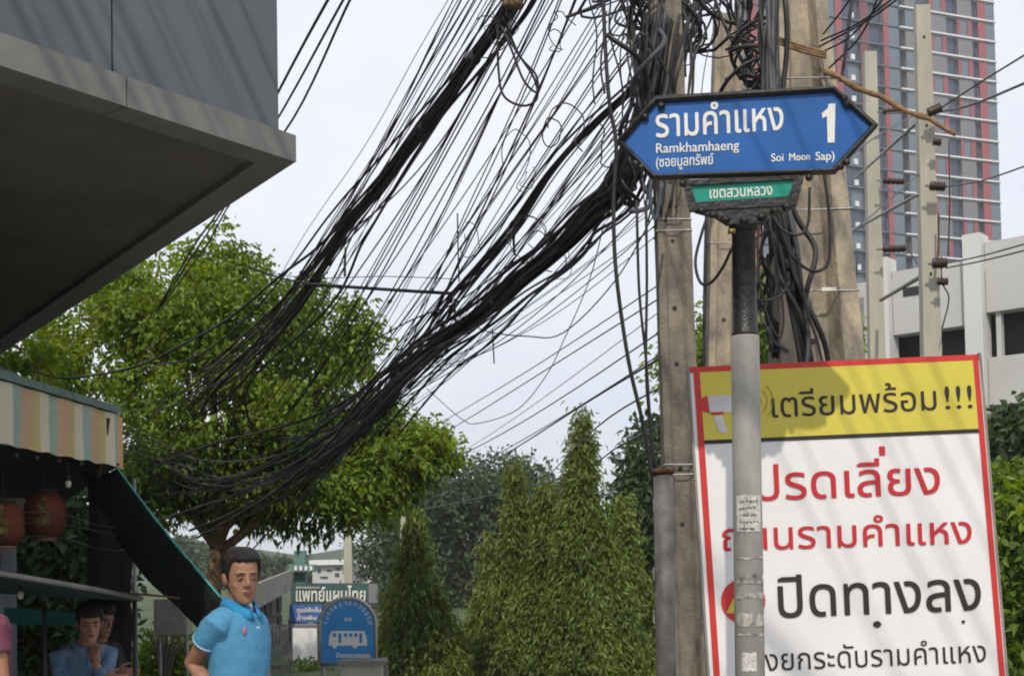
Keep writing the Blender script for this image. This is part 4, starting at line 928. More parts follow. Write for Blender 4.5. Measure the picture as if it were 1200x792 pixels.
bundle([(778, 20, 7.9), (765, 100, 7.9), (742, 175, 8.0), (722, 222, 8.2), (690, 256, 8.7), (648, 296, 9.2), (600, 336, 9.9), (552, 378, 10.5), (505, 410, 11.1), (452, 458, 12.0), (402, 508, 12.9), (345, 546, 13.8), (285, 572, 14.6), (240, 588, 15.2)], 38, 9.5, .0105,
       'thickest cable bundle, sweeping from behind the blue sign down into the tree', 3, ties=(.27, .5), fan0=1.5, fan1=4.5, early=.6)
bundle([(745, 40, 7.7), (752, 120, 7.8), (742, 200, 7.9), (735, 240, 8.0)], 16, 9, .011, 'dark hanging knot of cables wrapped round the top of the leaning pole', 4, fan0=1.6, fan1=1.2, twist=2)
bundle([(908, -20, 6.35), (905, 100, 6.3), (918, 240, 6.25), (926, 310, 6.25), (938, 380, 6.25), (950, 470, 6.3)], 15, 9, .010, 'black cables running down the left edge of the thick concrete pole', 5, ties=(.6,), fan1=1.3, twist=1.2)
bundle([(460, 452, 12.3), (418, 498, 13.2), (380, 520, 13.6), (320, 560, 14.1), (240, 572, 14.6), (170, 548, 15), (110, 560, 15.4)], 10, 8, .006, 'loose cable bundle drooping through the lower branches of the street tree', 6, fan0=1.5, fan1=2.6, twist=1.4)
bundle([(905, 250, 6.6), (893, 320, 6.6), (905, 380, 6.6), (918, 415, 6.6)], 9, 9, .008, 'small tangle of cables hanging between the sign post and the thick pole', 7, fan0=1.4, fan1=1.2, twist=3)
bundle([(722, -30, 8.0), (770, 40, 8.1), (800, 20, 8.3), (830, -20, 8.6)], 22, 14, .008, 'snarl of dark cables across the top of the poles above the blue sign', 8, fan0=1.8, fan1=1.8, twist=3)
bundle([(866, -30, 6.9), (872, 60, 6.8), (884, 100, 6.7), (890, 130, 6.7)], 14, 12, .008, 'mess of cables between the sawn-off pole and the thick pole', 9, fan0=1.4, fan1=1.4, twist=3)

kb = P(604, 6, 8.5); tag(MB().ball(kb, (.055, .05, .035), None, 10).ball(kb + Vector((-.05, .01, .01)), (.04, .04, .03), None, 8).build('taped_joint', mat('brown_tape', (.20, .13, .08), .8, .3, 30), None, True, origin=kb), 'brown taped lump in the knot where the upper cable bundle meets the top edge', 'cable joint')
# thin fans. each guide pair: start line (a->b) and end line (c->d)
rf = random.Random(5)
def fan(n_, sa, sb, ea, eb, mids, r, label, grp, jit=8, grey=.25, sag=.02):
    for i in range(n_):
        t = (i + rf.uniform(-.4, .4)) / max(1, n_ - 1); t = min(1, max(0, t)); t2 = min(1, max(0, t + rf.uniform(-.25, .25)))
        s = [sa[j] + (sb[j] - sa[j]) * t for j in range(3)]; e = [ea[j] + (eb[j] - ea[j]) * t2 for j in range(3)]
        s[0] += rf.uniform(-jit, jit); e[0] += rf.uniform(-jit, jit); e[1] += rf.uniform(-jit, jit)
        A_, B_ = P(*s), P(*e); pts = []; sg = rf.uniform(.2, 1.6) * sag * (A_ - B_).length; wob = rf.uniform(0, 6)
        for q in range(9):
            u_ = q / 8; p = A_.lerp(B_, u_); p.z -= sg * 4 * u_ * (1 - u_); p.x += .02 * math.sin(u_ * 9 + wob); pts.append(p)
        gr_ = rf.random() < grey
        cable(pts, r * rf.uniform(.55, 1.25), label.replace('cable', 'grey cable' if gr_ else 'black cable', 1), grp, M_cable_grey if gr_ else M_cable, sub=3, world=True)
fan(10, (545, -20, 8.6), (620, -20, 8.4), (240, 440, 13.8), (330, 500, 13.8), None, .0058, 'thin cable running close along the upper cable bundle into the tree', 'thin cables beside the upper bundle', 7)
fan(6, (530, 0, 9), (560, 0, 9), (330, 330, 12.8), (375, 330, 12.8), None, .005, 'thin cable on the sky side of the upper cable bundle', 'thin cables on the left of the upper bundle', 6, .5)
fan(12, (620, -20, 8.4), (690, -20, 8.2), (290, 480, 13.6), (450, 500, 13.4), None, .0065, 'thin straight cable in the steep fan between the upper and middle bundles', 'steep fan of thin cables between the upper and middle bundles', 9)
fan(16, (700, 0, 8.0), (790, 60, 8.0), (330, 520, 13.8), (480, 470, 13.2), None, .005, 'thin cable in the slanting fan that crosses the middle bundle', 'slanting fan of thin cables crossing the middle bundle', 24, .35)
fan(15, (725, 110, 8.0), (745, 215, 8.0), (390, 530, 13.6), (500, 420, 11.8), None, .0048, 'thin cable running between the middle and the thickest bundle', 'thin cables between the middle and the thickest bundle', 10, .3)
fan(10, (745, 215, 8.0), (775, 270, 8.0), (395, 530, 13.6), (470, 440, 12), None, .0034, 'thin sagging cable just under the thickest bundle', 'thin sagging cables under the thickest bundle', 10, .4, .045)
fan(5, (800, 315, 8.5), (800, 395, 8.5), (420, 540, 26), (440, 590, 28), None, .0055, 'fine straight wire crossing the open sky left of the leaning pole', 'fine wires crossing the open sky', 12, .9, .01)
fan(26, (700, -30, 7.9), (835, -30, 8.2), (720, 130, 7.9), (800, 110, 8.0), None, .0065, 'short tangled cable above the left end of the blue sign', 'tangled cables at the pole tops', 22, .2, -.12)
fan(14, (755, -30, 7.9), (845, -30, 8.2), (762, 240, 7.9), (790, 260, 7.9), None, .006, 'cable hanging down behind the left end of the blue sign', 'cables hanging behind the blue sign', 14, .2, .03)
# random curls
for i in range(26):
    cx, cy = rf.uniform(520, 830), rf.uniform(10, 320)
    if cx > 740: cy = rf.uniform(-10, 110)
    Yc = 8.2 + max(0, (cy - 100)) * .008 + max(0, 640 - cx) * .006; rad = rf.uniform(10, 34); ph = rf.uniform(0, 6.28); el = rf.uniform(.35, 1); pts = []; st_p = rf.uniform(.45, .7)
    for q in range(10):
        a = ph + q * st_p; pts.append((cx + rad * math.cos(a) * el + q * rf.uniform(-1, 1), cy + rad * math.sin(a) + q * 1.2, Yc))
    cable(pts, .0035 * rf.uniform(.7, 1.5), 'loose curl of thin wire hanging among the cable fans', 'loose curls of thin wire among the fans', M_cable_grey if i % 3 == 0 else M_cable, nm='wire_curl', sub=6)
V1 = 'vertical cables dropping beside the leaning pole'
cable([(706, -30, 7.6), (709, 50, 7.6), (714, 120, 7.6), (722, 170, 7.6), (719, 240, 7.6), (722, 320, 7.6), (736, 420, 7.6), (752, 490, 7.6), (762, 545, 7.6), (768, 580, 7.6)], .0125, 'thick black cable falling from the top edge past the left tip of the blue sign', V1)
cable([(746, 235, 7.7), (749, 340, 7.7), (757, 420, 7.7), (761, 480, 7.7), (766, 550, 7.7)], .009, 'black cable hanging left of the leaning pole, leftmost of the close pair', V1)
cable([(757, 235, 7.75), (758, 330, 7.75), (757, 420, 7.75), (760, 480, 7.75), (770, 555, 7.7)], .009, 'black cable hanging left of the leaning pole, nearer to it in the close pair', V1)
cable([(763, 205, 7.6), (762, 235, 7.6), (768, 258, 7.6), (772, 240, 7.6), (776, 215, 7.6)], .01, 'short bluish hooked cable beside the leaning pole under the blue sign', V1, mat('blue_grey_sheath', (.07, .09, .13), .5))
cable([(828, 245, 6.4), (826, 330, 6.4), (825, 430, 6.4), (825, 470, 6.4)], .009, 'straight black cable dropping between the leaning and the middle pole', V1)
cable([(858, 290, 5.6), (846, 315, 5.7), (832, 332, 5.8), (820, 330, 5.9), (815, 306, 6), (822, 275, 6), (832, 245, 6)], .0075, 'black cable looping left from the neck of the sign post', 'cable loops around the sign post and thick pole')
cable([(890, 250, 6.2), (888, 300, 6.2), (893, 345, 6.2), (903, 380, 6.2), (914, 395, 6.2), (918, 370, 6.2), (912, 320, 6.2), (902, 260, 6.2)], .0065, 'long narrow cable loop right of the black part of the sign post', 'cable loops around the sign post and thick pole')
cable([(905, 200, 6.1), (912, 250, 6.1), (925, 295, 6.1), (950, 317, 6.1), (968, 312, 6.1), (973, 290, 6.1), (971, 240, 6.1), (962, 180, 6.1)], .0085, 'large black cable loop hanging over the thick concrete pole', 'cable loops around the sign post and thick pole')
cable([(900, 240, 6.0), (915, 268, 6.0), (935, 275, 6.0), (947, 262, 6.0), (949, 220, 6.0)], .0075, 'small cable loop over the upper part of the thick concrete pole', 'cable loops around the sign post and thick pole')
cable([(884, 270, 6.0), (884, 330, 6.0), (890, 352, 6.0), (915, 346, 6.0), (925, 330, 6.0)], .006, 'thin cable curving across the gap beside the sign post', 'cable loops around the sign post and thick pole')
cable([(935, 300, 6.1), (945, 360, 6.1), (958, 400, 6.1), (965, 430, 6.1)], .007, 'thin black cable curving down the face of the thick pole', 'cable loops around the sign post and thick pole')
cable([(587, 30, 8.6), (600, 60, 8.6), (614, 95, 8.6), (629, 108, 8.6), (628, 88, 8.6), (612, 70, 8.6), (592, 40, 8.6)], .0085, 'narrow upright cable loop hanging under the top knot', 'cable loops under the top knot')
cable([(583, 30, 8.7), (584, 80, 8.7), (590, 112, 8.7), (612, 124, 8.7), (629, 116, 8.7), (626, 92, 8.7), (606, 60, 8.7), (590, 20, 8.7)], .009, 'wide cable loop hanging under the top knot', 'cable loops under the top knot')
# horizontal messenger, hanging sticks
cable([(360, 333, 11.6), (420, 337, 11.5), (480, 341, 11.3), (532, 344, 11.2)], .016, 'nearly level dark cable joining the upper bundle to the middle bundle', 'cross cables')
cable([(290, 312, 12.5), (330, 326, 12.2), (372, 334, 11.6)], .010, 'short cross cable between the treetop and the upper bundle', 'cross cables')
cable([(312, 320, 12.5), (370, 326, 12), (450, 324, 11.6), (535, 327, 11.2)], .004, 'thin level wire just above the dark cross cable', 'cross cables', M_cable_grey)
cable([(577, 385, 10.5), (578, 405, 10.5), (579, 426, 10.5)], .006, 'short straight wire end hanging below the thickest bundle', 'hanging wire ends', M_cable_grey)
cable([(405, 290, 11.4), (404, 305, 11.4), (404, 324, 11.4)], .012, 'short dark cable end hanging from the upper bundle', 'hanging wire ends')
cable([(533, 350, 11.1), (533, 368, 11.1), (535, 384, 11.1)], .012, 'short dark cable end hanging below the lumpy splice', 'hanging wire ends')
cable([(536, 250, 10.5), (537, 300, 10.7), (538, 330, 10.9)], .006, 'thin wire standing above the lumpy splice', 'hanging wire ends', M_cable_grey)
cable([(604, 262, 10.1), (602, 280, 10.1), (603, 299, 10.1)], .011, 'short dark cable end hanging among the fan right of the splice', 'hanging wire ends')
cable([(770, 245, 8), (720, 330, 9.0), (660, 390, 9.5), (618, 394, 10), (570, 388, 10.5), (540, 372, 11)], .005, 'thin cable sagging deeply under the thickest bundle', 'slack wires under the thickest bundle')
cable([(708, 262, 8.6), (690, 330, 9.2), (660, 400, 10), (640, 440, 10.4), (606, 480, 11), (560, 496, 11.4), (540, 490, 11.8), (500, 455, 12)], .004, 'slack grey wire wandering across the open sky', 'slack wires under the thickest bundle', M_cable_grey)
cable([(800, 439, 8.5), (700, 500, 12), (640, 560, 20), (560, 640, 30)], .008, 'grey wire slanting over the tips of the conical trees', 'wires over the conical trees', M_cable_grey)
cable([(800, 404, 8.5), (690, 470, 12), (592, 532, 20), (520, 570, 26)], .010, 'thicker straight wire slanting left of the leaning pole', 'wires over the conical trees', M_cable_grey)
cable([(800, 484, 8.5), (730, 520, 14), (640, 565, 22), (480, 600, 40)], .010, 'lower grey wire passing the tip of the tallest conical tree', 'wires over the conical trees', M_cable_grey)
# left side
cable([(420, 240, 10.6), (372, 290, 11.2), (330, 322, 11.6), (267, 374, 12.4), (217, 402, 13), (167, 427, 13.4), (110, 440, 13.7), (60, 441, 13.8), (7, 416, 13.8), (-60, 370, 13.8)], .013, 'heavy slack cable swinging across the tree crown towards the left edge', 'cables left of the upper bundle')
for i, (xa, xb, xc) in enumerate(((391, 330, 226), (409, 336, 232), (416, 343, 240))):
    cable([(xa + 60, -110, 6.3), (xa, -12, 7.3), (xb - 6 + i * 3, 112 + i * 14, 9.3), (268 - 6 + i * 4, 238, 12), (xc, 290, 13.2), (180, 370, 15)], .0085 if i else .010, ['leftmost', 'middle', 'rightmost'][i] + ' of the three cables descending behind the grey building corner', 'three cables behind the grey building corner')
for i in range(7):
    y0 = 470 + i * 9; cable([(-20, y0 + 40 - i * 4, 7.0 + .2 * i), (70, y0 - 2 + i * 2, 8.2), (160, 500 + i * 6, 10.5), (250, 548 + i * 4, 13.5)], .0045, 'thin wire passing in front of the striped awning into the tree', 'thin wires around the striped awning', M_cable_grey if i % 2 else M_cable)
for i, (ya, yb) in enumerate(((600, 585), (612, 640), (628, 618))): cable([(-20, ya, 7.2), (70, ya + 2, 7.3), (150, ya + 16, 7.9), (260, yb, 12)], .0032, 'thin grey wire strung below the striped awning', 'thin wires strung inside the food stall', M_cable_grey)
# right side
RW = 'wires leading right from the insulators'
cable([(1104, 126, 16.7), (1150, 96, 15), (1215, 56, 13)], .012, 'dark wire rising from the upward pointing insulator to the right edge', RW)
cable([(1040, 133, 21), (1120, 128, 18), (1215, 92, 15)], .018, 'pale thicker wire crossing the tower edge towards the right', RW, M_cable_grey)
cable([(1108, 219, 16.7), (1150, 212, 15), (1215, 190, 13)], .010, 'grey wire from the middle insulator to the right edge', RW, M_cable_grey)
cable([(1111, 308, 16.7), (1150, 300, 15), (1215, 282, 13)], .010, 'upper of two wires crossing the white parapet', RW, M_cable_grey)
cable([(1109, 314, 16.7), (1150, 306, 15), (1215, 290, 13)], .010, 'lower of two wires crossing the white parapet', RW, M_cable_grey)
cable([(1103, 300, 16.7), (1104, 330, 16.7), (1112, 350, 16.7), (1104, 385, 16.7)], .010, 'jumper wire hanging below the thick insulator', RW)
cable([(1100, 250, 16.7), (1100, 280, 16.7), (1099, 306, 16.7)], .014, 'reddish rod above the thick insulator', RW, M_rust)
cable([(1112, 165, 16.7), (1113, 240, 16.7), (1111, 300, 16.7)], .010, 'upright wire linking the insulators beside the tall pale pole', RW)
cable([(1066, 295, 19), (1076, 310, 18), (1082, 322, 17)], .012, 'short wire from the thick dark insulator to the pale brace', RW)
cable([(1005, 300, 20), (1002, 350, 20), (1002, 380, 20)], .012, 'wire dropping beside the thick pole in front of the white building', RW)
for i, (a, b_, c_) in enumerate((((962, 48), (1010, 25), (1070, -20)), ((962, 62), (1000, 40), (1050, -20)), ((960, 55), (1020, 22), (1090, -30)), ((965, 40), (985, 15), (1010, -20)), ((968, 84), (1010, 40), (1035, -20)))):
    cable([(*a, 6.5), (*b_, 6.2), (*c_, 5.9)], .005, 'cable fanning up right from the thick pole at the top edge', 'cables fanning up from the thick pole')
cable([(1001, -20, 6.3), (996, 20, 6.3), (992, 55, 6.3), (986, 96, 6.3)], .010, 'thick black cable dropping to the bamboo stick at the top edge', 'cables fanning up from the thick pole')
cable([(973, 284, 7), (1010, 262, 12), (1076, 205, 17)], .008, 'thin wire slanting up in front of the tower lower windows', 'wires in front of the tower', M_cable_grey)
cable([(968, 210, 7), (1020, 165, 12), (1076, 132, 17)], .008, 'thin wire slanting from the thick pole to the tall pale pole', 'wires in front of the tower', M_cable_grey)
# the street wiring goes on over the camera's head (its shadows fall on banner, sign and building)
OH = 'street cables passing overhead towards the viewer'
for i in range(9):
    sx = 1.15 + (i % 9) * .15 + rf.uniform(-.05, .05); sz = 2.3 - (i // 9) * .3; t = (5.0 - sz) / TOSUN.z; q = Vector((sx, 5.8, sz)) + TOSUN * t; d = Vector((.40 + rf.uniform(-.07, .07), -1, 0))
    e = q - d * 5.2; e.z = 7.2 + .1 * i % 1; n_ = q + d * 9; n_.z = 5.6
    cable([e, q - d * 2.4 + Z * .75, q, q + d * 3 - Z * .05, n_], rf.uniform(.005, .009), 'overhead cable running from the pole tops over the viewer', OH, world=True)
for i in range(14):
    ln = .35 + i * .11 + rf.uniform(-.05, .05); q0 = Cw + u * ln + Z * (.9 + rf.uniform(-.1, .2)); t = rf.uniform(2.0, 2.6); q = q0 + TOSUN * t; d = Vector((.8 + rf.uniform(-.08, .08), -1, 0)).normalized()
    e = q - d * 4.5 + Z * 1.2; n_ = q + d * 9 + Z * .4
    cable([e, q - d * 2 + Z * .3, q, q + d * 4, n_], rf.choice([.008, .010, .022]), 'overhead cable passing in front of the grey building above the frame', 'street cables passing in front of the grey building', world=True)

# ------------------------------------------------------------------ people
def head_parts(root, c, yaw, pitch, skin, skinmb, scale=1.0, hair_front=.075, eyes=True, roll=0.0):
    M = Matrix.Rotation(yaw, 3, 'Z') @ Matrix.Rotation(roll, 3, 'Y') @ Matrix.Rotation(pitch, 3, 'X')
    T_ = lambda v: c + M @ (Vector(v) * scale)
    sec = [(-.117, .014, -.064, .012), (-.110, .028, -.058, .028), (-.098, .040, -.047, .043), (-.078, .051, -.032, .059), (-.055, .059, -.018, .073), (-.03, .066, -.006, .084), (0, .0715, .003, .093), (.03, .0745, .007, .098),
           (.06, .0745, .010, .098), (.085, .069, .012, .090), (.105, .055, .012, .071), (.118, .034, .012, .045), (.124, .012, .012, .016)]
    skinmb.loft([(T_((0, cy, z)), M @ Vector((rx, 0, 0)) * scale, M @ Vector((0, ry, 0)) * scale) for z, rx, cy, ry in sec], 28)
    bl = lambda p, r, n=10: skinmb.ball(T_(p), [q * scale for q in r], M, n)
    bl((0, -.098, -.022), (.013, .019, .012)); skinmb.tube([T_((0, -.089, .022)), T_((0, -.097, .0)), T_((0, -.106, -.018))], [.007 * scale, .009 * scale, .011 * scale], 8)
    bl((-.012, -.096, -.027), (.009, .011, .008)); bl((.012, -.096, -.027), (.009, .011, .008))
    bl((-.028, -.080, .027), (.024, .013, .009)); bl((.028, -.080, .027), (.024, .013, .009)); bl((0, -.085, .03), (.02, .01, .01))
    bl((-.034, -.056, -.028), (.026, .018, .024)); bl((.034, -.056, -.028), (.026, .018, .024))
    bl((0, -.083, -.060), (.024, .015, .016)); bl((0, -.077, -.103), (.019, .014, .013))
    for s in (-1, 1):
        bl((s * .077, .010, -.005), (.008, .017, .030)); bl((s * .082, .016, .004), (.006, .015, .022))
    ls = MB(); ls.ball(T_((0, -.0985, -.0555)), (.020 * scale, .006 * scale, .004 * scale), M); ls.ball(T_((0, -.0975, -.064)), (.017 * scale, .007 * scale, .0048 * scale), M); ls.build('lips', M_lip, root, True)
    for s in (-1, 1):
        if eyes:
            e = MB().ball(T_((s * .031, -.0835, .004)), (.0135 * scale, .008 * scale, .0055 * scale), M).build('eye', M_eyew, root, True)
            MB().ball(T_((s * .031 + .002, -.0893, .004)), (.0055 * scale, .003 * scale, .005 * scale), M, 8).build('iris', M_eyeb, e, True)
        lid = MB().tube([T_((s * .045, -.079, .006)), T_((s * .031, -.0915, .0105)), T_((s * .017, -.086, .006))], .0028 * scale, 6); lid.build('eyelid', skin, root, True)
        MB().tube([T_((s * .050, -.078, .024)), T_((s * .034, -.0925, .030)), T_((s * .014, -.0925, .026))], [.0022 * scale, .0036 * scale, .003 * scale], 6).build('eyebrow', M_hair, root, True)
    # hair cap
    hb = MB(); nA, nT = 48, 12
    def sect(z):
        for a, b_ in zip(sec, sec[1:]):
            if a[0] <= z <= b_[0]:
                t = (z - a[0]) / (b_[0] - a[0]); return [a[i] + (b_[i] - a[i]) * t for i in (1, 2, 3)]
        return sec[-1][1:]
    for i in range(nA):
        a = 2 * math.pi * i / nA; fr_ = -math.sin(a)           # 1 = front
        zl = hair_front if fr_ > .62 else (-.02 if fr_ > .0 and fr_ <= .25 else (-.02 + (hair_front + .02) * min(1, (fr_ - .25) / .37) if fr_ > .25 else -.055 - .02 * (-fr_)))
        zl += .0025 * math.sin(i * 1.9)
        if -.12 < fr_ < .16: zl = .016
        for j in range(nT):
            t = j / (nT - 1); z = zl + (.122 - zl) * (t ** .8); rx, cy, ry = sect(z); thick = (.004 + .016 * min(1, (z + .06) / .17)) * (.35 + .65 * min(1, t * 5)) + .003 * noise.noise(Vector((i * .8, j * 1.3, 2)))
            zz = z + (.020 * max(0, (z - .06) / .06))
            hb.v.append(tuple(T_((math.cos(a) * (rx + thick), cy + math.sin(a) * (ry + thick), zz))))
    for i in range(nA):
        for j in range(nT - 1): hb.f.append((i * nT + j, ((i + 1) % nA) * nT + j, ((i + 1) % nA) * nT + j + 1, i * nT + j + 1)); hb.mi.append(0)
    hb.f.append(tuple(i * nT + nT - 1 for i in range(nA))); hb.mi.append(0)
    ho = hb.build('hair', M_hair, root, True); ho.modifiers.new('thickness', 'SOLIDIFY').thickness = .01
    return T_, M

def hand(mb, wrist, d, side, nrm, curl=.5, s=1.0):
    """d: pointing direction, side: towards the thumb, nrm: palm-facing normal"""
    d = d.normalized(); side = (side - d * side.dot(d)).normalized(); nrm = (nrm - d * nrm.dot(d) - side * nrm.dot(side)).normalized()
    pc = wrist + d * .05 * s; Mx = Matrix((side, d, nrm)).transposed()
    mb.ball(pc, (.040 * s, .052 * s, .015 * s), Mx, 12); mb.ball(wrist + d * .02 * s, (.027 * s, .03 * s, .018 * s), Mx, 10)
    for i, (off, ln) in enumerate(((.028, .074), (.010, .082), (-.009, .076), (-.027, .060))):
        b0 = wrist + d * .085 * s + side * off * s; pts = [b0 - d * .02 * s, b0]; cd_ = d.copy(); c_ = curl * (1 + .12 * i)
        for q in range(3):
            cd_ = (Matrix.Rotation(-c_ * .75, 3, nrm.cross(d)) @ cd_) if False else (cd_ * math.cos(c_ * .8) + nrm * math.sin(c_ * .8) * (1 if True else 0)).normalized()
            pts.append(pts[-1] + cd_ * ln * s * (.45, .32, .24)[q])
        mb.tube(pts, [.0088 * s, .0088 * s, .008 * s, .0075 * s, .006 * s], 8)
        mb.ball(pts[-1], .0065 * s, None, 8)
    tb = wrist + d * .025 * s + side * .03 * s; mb.tube([tb, tb + (d * .5 + side * .6 + nrm * .3) * .04 * s, tb + (d * .9 + side * .55 + nrm * .5) * .07 * s], [.012 * s, .010 * s, .007 * s], 8)

def person(label, J, yaw, head_yaw, head_pitch, skin, shirt_m, sleeve, trouser_m, long_sleeve=False, scale=1.0, hand_cfg=None, seated=None, hair_front=.075, group=None, shirt_name='shirt', roll=0):
    root = thing('person', (J['hip'].x, J['hip'].y, 0), label, 'person', group)
    fw = Matrix.Rotation(yaw, 3, 'Z') @ Vector((0, -1, 0)); rt = Matrix.Rotation(yaw, 3, 'Z') @ Vector((1, 0, 0))   # rt = image right when facing the camera
    sk = MB(); hc = J['head']
    head_parts(root, hc, head_yaw, head_pitch, skin, sk, scale, hair_front, roll=roll)
    sh = J['neck']
    sk.tube([hc + Vector((0, 0, -.05)) - fw * -.0 + (Matrix.Rotation(head_yaw, 3, 'Z') @ Vector((0, .018, 0))), (hc + sh) / 2 + Vector((0, 0, -.045)), sh + Vector((0, 0, -.02))], [.054 * scale, .055 * scale, .066 * scale], 16)
    hip = J['hip']; hh = sh.z - hip.z
    def tor(off):
        R = [(0, .150, .110), (.16, .145, .108), (.35, .148, .110), (.55, .158, .115), (.72, .168, .115), (.85, .170, .105), (.93, .150, .095), (.99, .075, .068), (1.03, .058, .058)]
        out = []
        for t, hx_, hy_ in R:
            c = hip.lerp(sh, t) + fw * (.02 * math.sin(t * 3.1)); out.append((c, rt * (hx_ + off) * scale, fw * (hy_ + off) * scale))
        return out
    sk.loft(tor(-.012)[:-1], 24)
    for s in ('L', 'R'):
        a, e, w_ = J['sh' + s], J['el' + s], J['wr' + s]
        sk.tube([a, a.lerp(e, .5), e, e.lerp(w_, .35), e.lerp(w_, .75), w_], [q * scale for q in (.043, .043, .039, .040, .031, .026)], 14); sk.ball(e, .040 * scale)
        hd_, sd_, nr_, cu_ = (hand_cfg or {}).get(s, ((w_ - e).normalized(), fw, -rt if s == 'R' else rt, .4)); hand(sk, w_, hd_, sd_, nr_, cu_, scale)
    kn, an_ = J.get('knee'), J.get('ank')
    bo = sk.build('body', skin, root, True); sharp(bo, .0045, 3)
    st_ = MB(); st_.loft(tor(.008), 28)
    for s in ('L', 'R'):
        a, e, w_ = J['sh' + s], J['el' + s], J['wr' + s]
        inn = a + (sh - a) * .4 + Vector((0, 0, -.01))
        if long_sleeve: st_.tube([inn, a + Vector((0, 0, .0)), a.lerp(e, .5), e, e.lerp(w_, .5), e.lerp(w_, .85)], [q * scale for q in (.065, .066, .058, .054, .049, .042)], 16); st_.ball(e, .053)
        else: st_.tube([inn, a, a.lerp(e, .35), a.lerp(e, sleeve)], [q * scale for q in (.066, .066, .062, .062)], 18)
    so2 = st_.build(shirt_name, shirt_m, root, True); sharp(so2, .006, 5)
    tx = bpy.data.textures.get('folds') or bpy.data.textures.new('folds', 'CLOUDS'); tx.noise_scale = .09; tx.noise_depth = 2
    dm = so2.modifiers.new('folds', 'DISPLACE'); dm.texture = tx; dm.strength = .013; dm.mid_level = .5; dm.texture_coords = 'LOCAL'
    # trousers and shoes
    tr = MB(); tr.loft([(hip + Vector((0, 0, .06)), rt * .168, fw * .12), (hip - Vector((0, 0, .02)), rt * .175, fw * .128), (hip - Vector((0, 0, .09)), rt * .16, fw * .12)], 20)
    for s, sg in (('L', 1), ('R', -1)):
        h0 = hip + rt * (.085 * sg) - Vector((0, 0, .06)); k_ = (h0 + fw * .42 + Vector((0, 0, .03))) if seated else h0 + Vector((0, 0, -.42)) + fw * .02
        f_ = Vector((k_.x, k_.y, .17)) if seated else Vector((h0.x, h0.y, .2)) + fw * -.01
        tr.tube([h0, h0.lerp(k_, .5), k_, k_.lerp(f_, .5), f_], [.088, .078, .062, .058, .056], 14); tr.ball(k_, .064)
        shoe = MB(); shoe.loft([(f_ - Vector((0, 0, .045)) - fw * .06, rt * .035, Vector((0, 0, .03))), (f_ - Vector((0, 0, .045)), rt * .042, Vector((0, 0, .045))), (f_ - Vector((0, 0, .05)) + fw * .1, rt * .045, Vector((0, 0, .03))), (f_ - Vector((0, 0, .055)) + fw * .17, rt * .03, Vector((0, 0, .015)))], 14)
        shoe.build('shoe', M_black, root, True)
    sharp(tr.build('trousers', trouser_m, root, True), .009, 4)
    return root, fw, rt, tor

# the man in the blue polo shirt
mY = 5.5; hc = P(283, 677, mY)
yw = R_(62)
fw = Matrix.Rotation(yw, 3, 'Z') @ Vector((0, -1, 0)); rt = Matrix.Rotation(yw, 3, 'Z') @ Vector((1, 0, 0))
nk = P(276, 710, mY + .03); hipc = Vector((nk.x - .005, mY + .03, .95))
J = dict(head=hc, neck=nk, hip=hipc, shR=P(252, 733, mY - .13), shL=nk + rt * .12 + Vector((0, 0, -.08)), elR=P(226, 776, mY - .02), wrR=P(258, 824, mY - .12),
         elL=nk + rt * .17 + Vector((0, .05, -.36)), wrL=nk + rt * .17 + fw * .1 + Vector((0, 0, -.58)))
man, fw, rt, tor = person('man in a sky blue polo shirt with hand on hip, watching from beside the tarpaulin', J, yw, R_(29), R_(5), M_skin, M_polo, .42, M_trouser, hair_front=.076, shirt_name='polo_shirt', scale=.93,
    hand_cfg={'R': (Vector((.5, -.3, -.6)), -fw, rt, .3)})
# collar, placket, sleeve trim, emblem, undershirt
M_trimw = mat('pale_blue_trim', (.26, .46, .60), .9)
M_coll = mat('blue_collar_knit', (.03, .26, .52), .95)
def collar(root, nk, fw, rt, m, trim=None):
    cb_ = MB(); nC = 22
    for i in range(nC + 1):
        a = -math.pi / 2 + math.pi * .06 + (2 * math.pi - math.pi * .12) * i / nC; o = rt * math.cos(a) + (-fw) * math.sin(a) * -1 * -1
        frn = max(0, -math.sin(a)); lift = .036 * (1 - frn); ce = nk + Vector((0, 0, -.004)) + fw * .022
        cb_.v += [tuple(ce + o * .062 + Z * (lift - .005)), tuple(ce + o * .070 + Z * (lift + .006)), tuple(ce + o * (.088 + .014 * frn) + Z * (lift - .036 - .02 * frn))]
    for i in range(nC):
        for j in (0, 1): cb_.f.append((3 * i + j, 3 * i + j + 1, 3 * i + j + 4, 3 * i + j + 3)); cb_.mi.append(0)
    co_ = cb_.build('collar', m, root, True); co_.modifiers.new('thickness', 'SOLIDIFY').thickness = .004
    if trim: MB().tube([Vector(cb_.v[3 * i + 2]) for i in range(3, nC - 2)], .0028, 5).build('collar_trim', trim, root, True)
collar(man, nk, fw, rt, M_coll, M_trimw)
fr0 = hipc.lerp(nk, .93) + fw * .086
MB().hexa([fr0 + rt * -.028 + Z * .05 - fw * .02, fr0 + rt * .028 + Z * .05 - fw * .02, fr0 + rt * .012 - Z * .06 + fw * .034, fr0 - rt * .006 - Z * .06 + fw * .034], [q - fw * .01 for q in (fr0 + rt * -.028 + Z * .05 - fw * .02, fr0 + rt * .028 + Z * .05 - fw * .02, fr0 + rt * .012 - Z * .06 + fw * .034, fr0 - rt * .006 - Z * .06 + fw * .034)]).build('undershirt', mat('white_cotton', (.66, .66, .68), .9), man)
MB().tube([fr0 - Z * .055 + fw * .030, fr0 - Z * .17 + fw * .036], .006, 6).build('placket', M_coll, man, True)
a, e = J['shR'], J['elR']; q = a.lerp(e, .42); t_ = (e - a).normalized()
